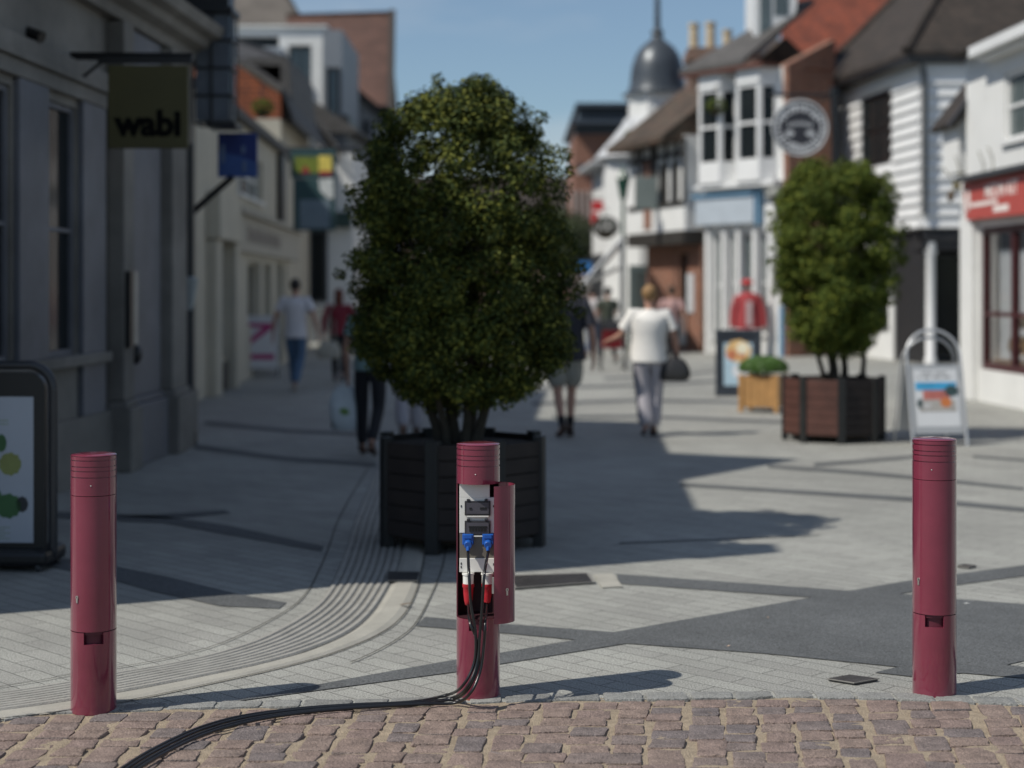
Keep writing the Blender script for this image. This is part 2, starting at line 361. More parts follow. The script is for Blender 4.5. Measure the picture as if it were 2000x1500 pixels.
# dark stone bands inlaid in the paving
def sheet(m, pts, z=.004):
    m.add([G(*p) + Vector((0, 0, z)) for p in pts], [tuple(range(len(pts)))])
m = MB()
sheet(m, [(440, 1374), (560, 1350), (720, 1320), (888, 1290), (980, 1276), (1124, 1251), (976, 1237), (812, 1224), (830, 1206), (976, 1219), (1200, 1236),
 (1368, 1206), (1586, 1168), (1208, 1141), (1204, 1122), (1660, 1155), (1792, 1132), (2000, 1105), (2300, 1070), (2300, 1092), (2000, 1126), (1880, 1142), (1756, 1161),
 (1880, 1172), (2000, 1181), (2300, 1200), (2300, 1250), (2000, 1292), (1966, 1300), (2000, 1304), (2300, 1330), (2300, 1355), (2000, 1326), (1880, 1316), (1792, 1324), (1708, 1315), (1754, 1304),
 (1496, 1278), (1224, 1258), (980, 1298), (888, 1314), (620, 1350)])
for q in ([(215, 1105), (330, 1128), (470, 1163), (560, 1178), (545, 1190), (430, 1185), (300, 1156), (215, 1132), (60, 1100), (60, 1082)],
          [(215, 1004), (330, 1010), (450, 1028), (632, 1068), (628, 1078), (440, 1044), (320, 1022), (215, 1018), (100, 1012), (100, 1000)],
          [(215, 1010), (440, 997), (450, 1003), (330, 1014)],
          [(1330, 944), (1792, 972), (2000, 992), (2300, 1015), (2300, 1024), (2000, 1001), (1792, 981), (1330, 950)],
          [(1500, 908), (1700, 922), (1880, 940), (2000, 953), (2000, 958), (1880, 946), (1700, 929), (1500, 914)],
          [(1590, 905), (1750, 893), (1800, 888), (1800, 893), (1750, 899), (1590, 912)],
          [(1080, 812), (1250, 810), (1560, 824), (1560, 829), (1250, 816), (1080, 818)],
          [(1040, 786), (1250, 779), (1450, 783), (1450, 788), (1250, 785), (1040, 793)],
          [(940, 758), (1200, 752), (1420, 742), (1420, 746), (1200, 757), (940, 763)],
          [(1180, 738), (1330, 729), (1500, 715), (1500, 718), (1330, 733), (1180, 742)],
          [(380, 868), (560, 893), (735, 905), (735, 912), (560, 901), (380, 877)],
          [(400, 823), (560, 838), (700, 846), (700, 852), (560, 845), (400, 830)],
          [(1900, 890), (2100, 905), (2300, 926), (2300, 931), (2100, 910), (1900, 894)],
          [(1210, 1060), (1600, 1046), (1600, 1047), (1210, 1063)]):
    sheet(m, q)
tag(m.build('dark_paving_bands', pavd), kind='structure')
# curved ribbed strip and smooth kerb
inner = [(745, 905), (718, 960), (692, 1020), (680, 1060), (662, 1110), (636, 1160), (594, 1200), (500, 1251), (400, 1283), (300, 1304), (217, 1318), (110, 1338), (0, 1355), (-200, 1380), (-420, 1400)]
outer = [(806, 905), (800, 960), (794, 1020), (788, 1060), (776, 1110), (754, 1158), (722, 1204), (676, 1240), (596, 1274), (504, 1300), (420, 1318), (250, 1351), (60, 1382), (-180, 1412), (-420, 1430)]
kerbo = [(850, 905), (848, 960), (842, 1020), (832, 1070), (824, 1115), (812, 1160), (786, 1206), (738, 1242), (650, 1278), (550, 1306), (440, 1331), (270, 1367), (90, 1396), (-180, 1424), (-420, 1440)]
pavo = [(900, 905), (894, 960), (884, 1020), (872, 1070), (862, 1115), (842, 1164), (815, 1215), (780, 1248), (700, 1290), (590, 1326), (470, 1352), (300, 1384), (120, 1408), (-180, 1428), (-420, 1444)]
I = smooth_path([G(*p) for p in inner], 6); O = smooth_path([G(*p) for p in outer], 6); K = smooth_path([G(*p) for p in kerbo], 6); Q = smooth_path([G(*p) for p in pavo], 6)
def strip(m, a, b, z0, z1, f0=0, f1=1):   # long bar between fractions of two rails
    vs = []; n = len(a)
    for i in range(n):
        p = a[i].lerp(b[i], f0); q = a[i].lerp(b[i], f1)
        for t, z in ((0, z0), (.22, z1), (.78, z1), (1, z0)): r = p.lerp(q, t); vs.append((r.x, r.y, z))
    m.add(vs, [(i*4+k, i*4+k+1, i*4+k+5, i*4+k+4) for i in range(n-1) for k in range(3)], False)
m = MB(); strip(m, I, O, .002, .004, 0, 1); tag(m.build('drainage_channel', groovem), kind='structure')
m = MB(); NR = 8
for r in range(NR): strip(m, I, O, .003, .0115, (r+.08)/NR, (r+.90)/NR)
tag(m.build('ribbed_paving', ribm), kind='structure')
m = MB(); strip(m, O, K, .002, .012, .04, .96); tag(m.build('kerb_strip', kerbm), kind='structure')
m = MB()
for a, b, f in ((I, O, -.32), (O, K, 1.0), (K, Q, 1.0)):
    for i in range(0, len(a)-1):
        if a is K and i > 48: continue
        p, q = a[i].lerp(b[i], f), a[i+1].lerp(b[i+1], f); t = (q-p).normalized()*0; s = Vector((-(q-p).y, (q-p).x, 0)).normalized()*.0035
        m.add([p-s+Vector((0, 0, .0075)), q-s+Vector((0, 0, .0075)), q+s+Vector((0, 0, .0075)), p+s+Vector((0, 0, .0075))], [(0, 1, 2, 3)])
tag(m.build('paving_joints', mat('joint_dark', (.07, .068, .06), .9)), kind='structure')
# drain covers
def cover(name, label, quad, slots, z=.009, rim=True, cat='drain cover'):
    c = sum((G(*p) for p in quad), Vector())/4; t = thing(name, label, cat, (c.x, c.y, 0)); q = [G(*p)+Vector((0, 0, z)) for p in quad]
    m = MB(); cc = c+Vector((0, 0, z))
    for i in range(4):
        a, b = q[i], q[(i+1) % 4]; m.prism([a, b, b.lerp(cc, .07), a.lerp(cc, .07)], (0, 0, .004))
    m.build('rim', mat('cast_rim', (.22, .21, .19), .7) if rim else dkgrey, t)
    m = MB(); k = [p.lerp(cc, .07) for p in q]; iron = mat('cast_iron', (.055, .05, .048), .6, .3, 12, .5, 60)
    m.prism(k, (0, 0, -.006))
    for i in range(slots):
        f = (i+.5)/slots; g = .28/slots
        m.prism([k[0].lerp(k[1], f-g), k[0].lerp(k[1], f+g), k[3].lerp(k[2], f+g), k[3].lerp(k[2], f-g)], (0, 0, .003))
        m.prism([k[0].lerp(k[3], f-g)+Vector((0, 0, .003)), k[1].lerp(k[2], f-g)+Vector((0, 0, .003)), k[1].lerp(k[2], f+g)+Vector((0, 0, .003)), k[0].lerp(k[3], f+g)+Vector((0, 0, .003))], (0, 0, .002))
    m.build('grate', iron, t); return t
cover('drain_cover', 'large dark iron drain grate half in shade just behind the open power bollard', [(1004, 1153), (1163, 1141), (1150, 1123), (985, 1128)], 14, rim=True)
cover('drain_cover', 'small dark square drain lid at the end of the smooth kerb near the big planter', [(754, 1141), (816, 1141), (822, 1123), (756, 1122)], 6, z=.016)
cover('manhole_cover', 'small diamond shaped iron cover in the pale paving in front of the right bollard', [(1615, 1331), (1668, 1339.5), (1718, 1331), (1660, 1323)], 7, cat='manhole cover')
cover('manhole_cover', 'tiny dark cover in the paving just behind the right bollard', [(1868, 1109), (1893, 1112.5), (1908, 1108), (1884, 1105)], 4, cat='manhole cover')
# kerb flag beside the grate
m = MB(); m.prism([G(*p)+Vector((0, 0, .003)) for p in ((1159, 1124), (1196, 1122), (1216, 1148), (1176, 1150))], (0, 0, .005)); tag(m.build('kerb_flag', kerbm), kind='structure')
def leaf_litter(px, py, s, a, col, label, z=.007):
    c = G(px, py); m = MB(); vs = []
    for t, w, h in ((-1, 0, .1), (-.4, .45, 0), (.3, .4, .12), (1, 0, .3)):
        for sg in ((-1, 1) if w else (0,)):
            x = t*s; y = sg*w*s*.8; vs.append((c.x+x*math.cos(a)-y*math.sin(a), c.y+x*math.sin(a)+y*math.cos(a), z+h*s+(abs(sg)*.15*s)))
    m.add(vs, [(0, 1, 2), (1, 3, 4, 2), (3, 5, 4)])
    tag(m.build('fallen_leaf', mat('litter_%d' % int(col[0]*1000), col, .8)), label, 'leaf')
leaf_litter(793, 1187, .036, .2, (.13, .085, .05), 'curled brown leaf lying on the smooth kerb strip', .013)
leaf_litter(1423, 1265, .012, .7, (.6, .42, .3), 'pale orange scrap lying on the dark paving band', .007)
leaf_litter(1500, 1209, .009, 1.7, (.5, .35, .22), 'tiny tan scrap on the dark paving band behind the orange scrap', .007)
leaf_litter(1888, 1182, .016, .1, (.7, .7, .68), 'small white scrap on the dark paving beside the right bollard', .007)

# ================================================================== BOLLARDS
maroon = mat('maroon_enamel', (.19, .029, .054), .06, .10, 7, coat=1.0, spec=.5, rv=.16)
maroon_in = mat('maroon_inside', (.10, .014, .028), .5, .1, 4)
steel = mat('brushed_steel', (.62, .61, .58), .3, .08, 30, metal=.9)
RB = .0855
SEG = 48
def cap_profile(z0, z1):
    p = [(RB*.86, z0), (RB, z0), (RB, z0+.066)]
    z = z0+.066
    for k in range(5):
        p += [(RB, z), (RB-.0035, z+.001), (RB-.0035, z+.0035), (RB, z+.0045)]; z += .0165 if k % 2 else .0235
        p += [(RB, min(z, z1-.003))]
    p = [q for q in p if q[1] < z1-.002]
    return p+[(RB, z1-.003), (RB-.003, z1), (RB*.6, z1+.004), (.001, z1+.006)]
def keyhole(c, ang, z, r, parent, n=None):
    d = Vector((math.sin(ang), -math.cos(ang), 0)); t = Vector((math.cos(ang), math.sin(ang), 0)); o = Vector(c)+d*(r+.0005)+Vector((0, 0, z))
    pts = [o+t*(.0065*math.cos(a))+Vector((0, 0, .0065*math.sin(a))) for a in [R(-50+280*i/14) for i in range(15)]]
    pts = [o+t*.0035+Vector((0, 0, -.021)), ]+[p for p in pts]+[o-t*.0035+Vector((0, 0, -.021))]
    m = MB(); m.prism(pts, d*.0025); k = m.build('lock', steel, parent)
    m = MB(); m.prism([o+t*x+Vector((0, 0, z_))+d*.0026 for x, z_ in ((-.0013, -.003), (.0013, -.003), (.0013, .003), (-.0013, .003))], d*.0006); m.build('key_slot', black, k)
def bollard(px, py, label, group='maroon power bollards'):
    c = G(px, py); c = Vector((c.x, c.y+RB, 0)); VA = -math.atan2(c.x, c.y); t = thing('power_bollard', label, 'bollard', tuple(c), group)
    NA = R(25)
    m = MB(); m.lathe(c, [(RB, 0), (RB, .265)], SEG)
    m.arc(c, RB-.006, RB, .265, .3085, VA+NA, VA+2*PI-NA, 44); m.disc(c, RB, .265, SEG)
    b = m.build('base', maroon, t)
    m = MB(); m.arc(c, .064, .068, .2655, .309, VA-R(40), VA+R(40), 12); m.build('cable_slot', maroon_in, t)
    return t, c
def cap(t, c):
    m = MB(); m.lathe(c, cap_profile(.823, .975), SEG); m.build('cap', maroon, t)
    VA = -math.atan2(c.x, c.y)-.12; o = c+Vector((math.sin(VA)*RB, -math.cos(VA)*RB, .862)); m = MB(); m.ball(o, .0028, .002, .0028, 8, 6); m.build('screw', steel, t)
def rust(t, c):
    m = MB(); m.lathe(c, [(RB+.0025, -.001), (RB+.0025, .003), (RB, .0045)], SEG); return m.build('base_ring', mat('rust_ring', (.20, .06, .03), .8), t)
for px, py, lab in ((171.5, 1398, 'closed maroon power bollard beside the black rimmed poster board'), (1836, 1363.5, 'closed maroon power bollard in front of the silver pavement sign')):
    t, c = bollard(px, py, lab); cap(t, c); t.scale = (1, 1, 1.0 if px < 1000 else 1.035)
    m = MB(); m.lathe(c, [(RB-.0065, .3105), (RB, .312), (RB, .8205), (RB-.006, .8215)], SEG); dr = m.build('door', maroon, t); keyhole(c, R(-44)-math.atan2(c.x, c.y), .442, RB, dr)
    m = MB(); m.lathe(c, [(RB-.007, .30), (RB-.007, .83)], SEG); m.build('core', maroon_in, t)
t, c = bollard(933, 1369, 'open maroon power bollard with its door swung out, sockets and plugs showing'); cap(t, c); rust(t, c); mid = t; t.scale = (1, 1, 1.02); MC_ = c
m = MB(); m.arc(c, RB-.004, RB, .309, .823, R(84), R(276), 40); m.build('housing', maroon, t)
m = MB(); m.arc(c, RB-.006, RB-.0045, .309, .823, R(84), R(276), 40); m.lathe(c, [(.001, .3095), (RB-.006, .3095)], SEG); m.build('lining', mat('bollard_lining', (.035, .008, .012), .6), t)
# door swung about its hinge on the right-hand edge
H = c+Vector((RB*math.sin(R(82)), -RB*math.cos(R(82)), 0)); m = MB(); m.arc((0, 0, 0), RB-.004, RB, .3105, .8275, R(-80), R(80), 36)
off = Vector((0, 0, 0))-Vector((RB*math.sin(R(80)), -RB*math.cos(R(80)), 0))
mt = Matrix.Translation(H) @ Matrix.Rotation(R(83), 4, 'Z') @ Matrix.Translation(off); m.v = [mt @ v for v in m.v]
dr = m.build('door', maroon, t)
kd = mt @ Vector((0, 0, 0)); keyhole(kd, R(83-44)-0, .437, RB, dr)
m = MB(); q = mt @ Vector((-RB*.9, -.012, .45)); m.box(q.x-.006, q.x+.004, q.y-.004, q.y+.012, .425, .485); m.build('latch', steel, dr)
pan = mat('pale_plastic', (.80, .79, .74), .45, .04, 4)
def lb(m, x0, x1, y0, y1, z0, z1): return m.box(c.x+x0, c.x+x1, c.y+y0, c.y+y1, z0, z1)
m = MB(); lb(m, -.0725, .066, -.03, -.012, .632, .768); lb(m, -.0725, .046, -.03, -.012, .768, .822); m.build('mounting_panel', pan, t, .0015)
m = MB(); lb(m, -.0725, .066, -.034, -.010, .482, .535); m.build('lower_panel', pan, t, .0015)
m = MB(); lb(m, -.0725, .066, -.028, -.012, .536, .631); m.build('socket_panel', mat('grey_plastic', (.17, .155, .13), .5, .1, 5), t)
for x, z, y in ((-.066, .735, -.0315), (.061, .735, -.0315), (-.066, .515, -.0355), (.061, .512, -.0355), (-.066, .502, -.0355)):
    m = MB(); lb(m, x-.002, x+.002, y, y+.0022, z-.004, z+.004); m.build('fixing_slot', black, t)
for z0, lab in ((.728, 0), (.652, 1)):
    m = MB(); lb(m, -.052, .049, -.040, -.0305, z0-.028, z0+.028)
    for x in (-.038, .032): lb(m, x-.006, x+.006, -.044, -.030, z0+.028, z0+.036)
    f = m.build('switch_cover', mat('smoked_frame', (.035, .034, .04), .35), t, .002)
    m = MB(); lb(m, -.045, .042, -.0425, -.0405, z0-.021, z0+.021); m.build('window', mat('smoked_window', (.085, .083, .10), .12), f)
    m = MB()
    if lab:
        for k in range(6): lb(m, -.034+k*.0115, -.0255+k*.0115, -.0455, -.043, z0-.012, z0+.002)
        lb(m, -.036, .036, -.0445, -.043, z0+.003, z0+.008)
    else:
        lb(m, -.034, -.024, -.0445, -.043, z0-.004, z0+.003)
        for k in range(3): lb(m, .008+k*.009, .0155+k*.009, -.0445, -.043, z0-.004, z0+.004)
    m.build('switches', black, f)
    m = MB(); lb(m, -.045, .042, -.0425, -.036, z0-.033, z0-.0285); m.build('hinge_strip', pan, f)
bluep = mat('blue_plastic', (.012, .10, .42), .35, .08, 8, coat=.3)
redp = mat('red_plastic', (.50, .018, .03), .38, .06, 8, coat=.3)
rubber = mat('black_rubber', (.010, .010, .011), .3, .1, 10, coat=.25)
sx = (-.040, .038)
for x in sx:
    m = MB(); lb(m, x-.021, x+.023, -.045, -.0285, .588, .630); f = m.build('blue_socket', bluep, t, .003)
    m = MB(); lb(m, x-.015, x+.017, -.049, -.0455, .612, .628); m.build('lid', bluep, f, .003)
for x in (-.038, .036):
    m = MB(); m.lathe(c+Vector((x, -.032, 0)), [(.001, .480), (.024, .480), (.024, .472), (.021, .470), (.021, .438), (.001, .438)], 20); f = m.build('red_socket_collar', pan, t)
GR = 'black power cables plugged into the open bollard'
cyl = lambda m, p, q, r0, r1, s=16: m.tube([p, q], [r0, r1], s)
RC = .0058
cab = [
 ('left blue', Vector((sx[0]+.002, -.062, .604)), [(916, 1120, 6.265), (920, 1180, 6.255), (929, 1240, 6.25), (926, 1295, 6.245), (903, 1340, 6.24)], (870, 1363), 0.0, 'first'),
 ('right blue', Vector((sx[1]+.002, -.062, .604)), [(946, 1120, 6.262), (942, 1180, 6.255), (937, 1240, 6.25), (932, 1295, 6.24), (912, 1342, 6.22)], (880, 1369), 1.0, 'second'),
 ('left red', Vector((-.038, -.034, .394)), [(918, 1215, 6.262), (931, 1250, 6.258), (935, 1295, 6.25), (915, 1345, 6.235)], (885, 1369), 2.0, 'third'),
 ('right red', Vector((.036, -.034, .394)), [(948, 1215, 6.262), (945, 1260, 6.252), (938, 1310, 6.24), (920, 1352, 6.21)], (890, 1376), 3.0, 'fourth')]
glab = {0: 'black cable with the left blue plug of the open bollard', 1: 'black cable with the right blue plug of the open bollard',
        2: 'black cable with the left red plug of the open bollard', 3: 'black cable with the right red plug of the open bollard'}
gp = [(800, 1377), (690, 1383.5), (580, 1393), (480, 1408), (400, 1430), (330, 1461), (262, 1500), (190, 1556), (120, 1640)]
for k, (nm, rel, mids, g0, kk, o_) in enumerate(cab):
    st = c+rel
    t2 = thing('power_cable', glab[k], 'cable', tuple(st), GR)
    sp = [0, 1.05, 2.0, 3.0][k]; dy = (sp-1.5)*.0165
    drop = [st+Vector((0, -.003, -.006)), st+Vector((0, -.006, -.03))] if k < 2 else [st+Vector((0, 0, 0)), st+Vector((0, -.004, -.03))]
    path = drop+[P3(*p) for p in mids]
    for j, (a, b) in enumerate([g0]+gp):
        if j == 1: a += k*8
        p = G(a, b, RC+.001); sett_up = .007
        if j > 3: # perpendicular spread along the bundle
            p += Vector((.5, -1, 0)).normalized()*dy*1.9
        else: p += Vector((0, -dy*(.35+.45*j), 0))
        p.z = RC+sett_up+.001+(.002 if k % 2 else 0); path.append(p)
    m = MB(); m.tube(smooth_path(path, 10), RC, 10); m.build('cable', rubber, t2)
    if k < 2:
        m = MB(); cyl(m, st+Vector((0, .014, .002)), st+Vector((0, -.012, -.002)), .0165, .0150, 20); cyl(m, st+Vector((0, -.004, -.008)), st+Vector((0, -.010, -.024)), .009, .0068); m.build('plug', bluep, t2, .002)
    else:
        z = st.z; m = MB(); cc = Vector((st.x, st.y+.002, .009)); m.lathe(cc, [(.001, .437), (.0235, .437), (.0235, .425), (.0205, .421), (.0195, .40), (.0165, .372), (.013, .356), (.0085, .352), (.001, .352)] if k == 2 else [(.001, .437), (.0225, .437), (.0225, .425), (.0195, .421), (.0185, .40), (.0155, .38), (.013, .366), (.0085, .362), (.001, .362)], 20); m.build('plug', redp, t2)
# ================================================================== PLANTERS AND TREES
timber = mat('reddish_timber', (.085, .034, .025), .6, .3, 5, .3, 40)
timberd = mat('black_stained_timber', (.011, .012, .012), .6, .3, 5, .2, 40)
def planter(name, label, c, rot, pm=None, af=1.03, h=.685):
    t = thing(name, label, 'planter', tuple(c), 'octagonal timber planters'); c = Vector(c); r = af/2; side = af*math.tan(PI/8)
    for k in range(8):
        a = rot+k*PI/4; d = Vector((math.sin(a), -math.cos(a), 0)); x = Vector((math.cos(a), math.sin(a), 0))
        m = MB(); n = 6; z0 = .085
        for i in range(n):
            za = z0+(h-.02-z0)*i/n; zb = z0+(h-.02-z0)*(i+1)/n-.006
            p = [c+x*sx*(side/2-.045)+d*rr+Vector((0, 0, z)) for z in (za, zb) for sx, rr in ((-1, r-.035), (1, r-.035), (1, r-.012), (-1, r-.012))]
            m.hexa(p)
        m.build('side_panel', pm or (timber, mat('shade_darkened_timber', (.020, .014, .012), .8, .35, 5, .3, 40))[k in (1, 2, 4)], t, .003)  # some panels near-black: shade on the timber put into its colour
        a2 = a+PI/8; d2 = Vector((math.sin(a2), -math.cos(a2), 0)); x2 = Vector((math.cos(a2), math.sin(a2), 0)); rc = r/math.cos(PI/8)
        m = MB(); p = [c+x2*u+d2*v+Vector((0, 0, z)) for z in (0, h) for u, v in ((-.047, rc-.075), (.047, rc-.075), (.040, rc-.012), (-.040, rc-.012))]
        m.hexa(p); m.build('corner_post', timberd, t, .005)
    m = MB(); m.lathe(c, [(.001, h-.06), (r-.03, h-.06), (r-.03, .06), (.001, .06)], 8, False, rot+PI/8, rot+PI/8+2*PI); m.build('soil', soil, t)
    return t
def tree(name, label, c, prof, nl, stems, leafm, ls, seed, z0, group=None, lump=.17, cat='tree', fill=.45):
    random.seed(seed); c = Vector(c); t = thing(name, label, cat, (c.x, c.y, z0), group)
    def rad(z):
        for (za, ra), (zb, rb) in zip(prof, prof[1:]):
            if za <= z <= zb: return ra+(rb-ra)*(z-za)/(zb-za)
        return 0
    zl, zh = prof[0][0], prof[-1][0]
    # lumps
    L = []
    while len(L) < 420:
        z = random.uniform(zl, zh); r = rad(z)
        if random.random() > r/max(p[1] for p in prof): continue
        a = random.uniform(0, 2*PI); q = math.sqrt(random.uniform(.08, .8)) if random.random() < fill else random.uniform(.78, 1.0)
        L.append((Vector((math.sin(a)*q*(r-.06), -math.cos(a)*q*(r-.06), z)), lump*random.uniform(.45, 1.05)))
    for k in range(34):   # stray sprigs that break the outline
        z = random.uniform(zl+(zh-zl)*.25, zh); r = rad(z); a = random.uniform(0, 2*PI)
        L.append((Vector((math.sin(a)*(r+.03), -math.cos(a)*(r+.03), z+random.uniform(0, .05))), lump*random.uniform(.25, .42)))
    m = MB(); vs = []; fs = []; tot = sum(l[1]**2 for l in L)
    for (p, lr) in L:
        for k in range(int(nl*lr*lr/tot)):
            while True:
                d = Vector((random.gauss(0, 1), random.gauss(0, 1), random.gauss(0, 1)))
                if d.length > .01: break
            d.normalize(); q = lr*random.uniform(.55, 1.08); o = c*1+p+d*q; o.z = p.z+d.z*q*.9
            o = Vector((c.x+p.x+d.x*q, c.y+p.y+d.y*q, p.z+d.z*q*.9))
            up = (d+Vector((0, 0, .7))+Vector((random.uniform(-.8, .8), random.uniform(-.8, .8), random.uniform(-.8, .8)))).normalized()
            x = up.orthogonal().normalized(); x.rotate(Quaternion(up, random.uniform(0, 2*PI))); y = up.cross(x)
            l = ls*random.uniform(.7, 1.3); w = l*.42; i = len(vs)
            vs += [o-x*l*.5, o-y*w*.5+up*l*.06, o+x*l*.5-up*l*.1, o+y*w*.5+up*l*.06]; fs.append((i, i+1, i+2, i+3))
    m.v = vs; m.f = fs; m.sm = [False]*len(fs); m.build('crown', leafm, t, recalc=False)
    m = MB()
    for (x0, y0, x1, y1, za, zb, r) in stems:
        n = 9; pts = []
        for i in range(n):
            f = i/(n-1); pts.append(Vector((c.x+x0+(x1-x0)*f+random.uniform(-.012, .012), c.y+y0+(y1-y0)*f+random.uniform(-.012, .012), za+(zb-za)*f)))
        m.tube(pts, [r*(1.25 if i == 0 else 1-.55*i/(n-1)) for i in range(n)], 9)
        for b in range(5):
            f = random.uniform(.45, .95); p = pts[int(f*(n-1))]; a = random.uniform(0, 2*PI); l = random.uniform(.25, .5)
            m.tube([p, p+Vector((math.cos(a)*l*.5, math.sin(a)*l*.5, l*.5)), p+Vector((math.cos(a)*l, math.sin(a)*l, l*1.1))], [r*.45, r*.3, r*.12], 6)
    m.build('trunk', bark, t); return t
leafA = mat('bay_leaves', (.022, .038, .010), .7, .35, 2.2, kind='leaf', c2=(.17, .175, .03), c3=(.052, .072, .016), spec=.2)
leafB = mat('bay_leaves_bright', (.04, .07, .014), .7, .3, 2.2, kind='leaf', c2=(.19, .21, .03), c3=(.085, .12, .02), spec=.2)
CT = (-.317, 10.37, 0); PT = ((1628-1000)/3200*17.42, 17.42, 0)
planter('timber_planter', 'large dark octagonal planter right behind the open bollard, holding the big clipped tree', CT, R(4), mat('shade_darkened_timber', (.020, .014, .012), .8, .35, 5, .3, 40))  # timber coloured near-black to carry the shade this planter stands in
planter('timber_planter', 'sunlit octagonal planter with reddish slats near the silver pavement sign', PT, R(-24.5))
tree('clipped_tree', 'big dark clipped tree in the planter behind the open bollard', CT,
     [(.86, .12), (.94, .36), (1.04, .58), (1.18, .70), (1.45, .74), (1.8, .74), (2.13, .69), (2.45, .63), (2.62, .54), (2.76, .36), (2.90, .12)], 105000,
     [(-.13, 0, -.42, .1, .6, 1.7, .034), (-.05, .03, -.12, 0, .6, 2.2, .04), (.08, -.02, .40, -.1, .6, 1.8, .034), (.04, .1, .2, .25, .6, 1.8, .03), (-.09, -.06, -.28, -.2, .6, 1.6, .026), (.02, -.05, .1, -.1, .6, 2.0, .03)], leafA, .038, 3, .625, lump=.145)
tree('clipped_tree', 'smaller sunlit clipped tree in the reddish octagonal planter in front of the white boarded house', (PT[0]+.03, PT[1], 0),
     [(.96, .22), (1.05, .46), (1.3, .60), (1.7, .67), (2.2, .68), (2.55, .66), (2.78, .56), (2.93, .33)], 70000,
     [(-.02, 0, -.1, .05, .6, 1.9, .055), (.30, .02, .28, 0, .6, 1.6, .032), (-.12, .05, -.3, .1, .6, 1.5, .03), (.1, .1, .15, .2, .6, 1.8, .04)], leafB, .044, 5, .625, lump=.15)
# small square tub with a clipped dome
c = G(1497, 806); c = Vector((c.x, c.y+.25, 0)); t = thing('wooden_tub', 'small square honey coloured wooden tub beside the reddish octagonal planter', 'planter', tuple(c))
oak = mat('honey_timber', (.42, .23, .085), .55, .2, 6, .3, 30)
mr_ = Matrix.Translation(c) @ Matrix.Rotation(R(-24), 4, 'Z')
for sx_, sy_ in ((-1, -1), (1, -1), (1, 1), (-1, 1)):
    m = MB(); m.box(sx_*.235-.03, sx_*.235+.03, sy_*.235-.03, sy_*.235+.03, 0, .49, mr_); m.build('corner_post', oak, t, .004)
for k in range(4):
    m = MB(); mk = mr_ @ Matrix.Rotation(k*PI/2, 4, 'Z')
    for i in range(4): m.box(-.204+i*.103, -.204+i*.103+.099, -.245, -.225, .07, .47, mk)
    m.build('side_panel', oak, t, .003)
m = MB(); m.box(-.22, .22, -.22, .22, .06, .43, mr_); m.build('soil', soil, t)
leafC = mat('box_leaves', (.035, .10, .012), .5, .2, 4, kind='leaf', c2=(.10, .20, .03), c3=(.06, .14, .018))
random.seed(12); tb = thing('box_shrub', 'low bright green clipped dome shrub growing in the small wooden tub', 'shrub', (c.x, c.y, .43))
m = MB(); vs = []; fs = []
for i in range(6500):
    a = random.uniform(0, 2*PI); ct = random.uniform(-.35, 1); st_ = math.sqrt(1-ct*ct); q = random.uniform(.88, 1.03)
    d = Vector((st_*math.cos(a), st_*math.sin(a), ct)); o = Vector((c.x+d.x*.32*q, c.y+d.y*.32*q, .57+d.z*.16*q))
    x = (d+Vector((random.uniform(-.7, .7), random.uniform(-.7, .7), random.uniform(-.7, .7)))).normalized(); u_ = x.orthogonal().normalized(); u_.rotate(Quaternion(x, random.uniform(0, 6.28))); y = x.cross(u_); i0 = len(vs)
    vs += [o-u_*.012, o-y*.008, o+u_*.012, o+y*.008]; fs.append((i0, i0+1, i0+2, i0+3))
m.v = vs; m.f = fs; m.sm = [False]*len(fs); m.build('foliage', leafC, tb, recalc=False)
m = MB()
for k in range(5): m.tube([(c.x, c.y, .42), (c.x+.12*math.cos(k*1.3), c.y+.12*math.sin(k*1.3), .56)], [.014, .006], 7)
m.build('stem', bark, tb)

# ================================================================== BOARDS
poster = mat('poster_white', (.42, .46, .52), .4, .04, 3)
def quad_on(m, O, X, U, N, x0, x1, z0, z1, n0, n1):
    q = [O+X*x+U*z+N*n for z in (z0, z1) for x, n in ((x0, n0), (x1, n0), (x1, n1), (x0, n1))]; return m.hexa(q)
def blob(m, O, X, U, N, x, z, rx, rz, n, seg=22, th=.0015, a=0, ir=0):
    pts = [O+X*(x+rx*math.cos(2*PI*i/seg)*(1+ir*math.sin(i*2.7)))+U*(z+rz*math.sin(2*PI*i/seg)*(1+ir*math.sin(i*2.7)))+N*n for i in range(seg)]
    return m.prism(pts, N*th)
# black rimmed board at the left edge
d = 9.42; O = Vector((-3.07, d, 0)); X = Vector((math.cos(R(-3)), math.sin(R(-3)), 0)); U = Vector((0, 0, 1)); N = Vector((X.y, -X.x, 0))
t = thing('poster_board', 'tall black rounded poster board with green fruit picture standing by the grey shopfront', 'sign board', tuple(O))
def rrect(w, z0, z1, r, seg=8):
    out = []
    for cx, cz, a0 in ((w-r, z1-r, 0), (-w+r, z1-r, 90), (-w+r, z0+r*.4, 180), (w-r, z0+r*.4, 270)):
        rr = r if a0 < 180 else r*.4
        if a0 >= 180: cx = (w-rr) if cx > 0 else -(w-rr)
        for i in range(seg+1): a = R(a0+90*i/seg); out.append((cx+rr*math.cos(a), cz+rr*math.sin(a)))
    return out
m = MB(); m.prism([O+X*x+U*z-N*.02 for x, z in rrect(.40, .10, 1.125, .10)], N*.05); m.build('panel', black, t)
m = MB(); o_ = rrect(.44, .05, 1.165, .14); m.tube([O+X*x+U*z+N*.005 for x, z in o_]+[O+X*o_[0][0]+U*o_[0][1]+N*.005], .026, 10); m.build('frame', mat('gunmetal_tube', (.035, .036, .04), .35, .1, 4), t)
m = MB(); quad_on(m, O, X, U, N, -.335, .335, .15, .985, .031, .034); ps = m.build('poster', poster, t)
pic = MB(); rnd = random.Random(4)
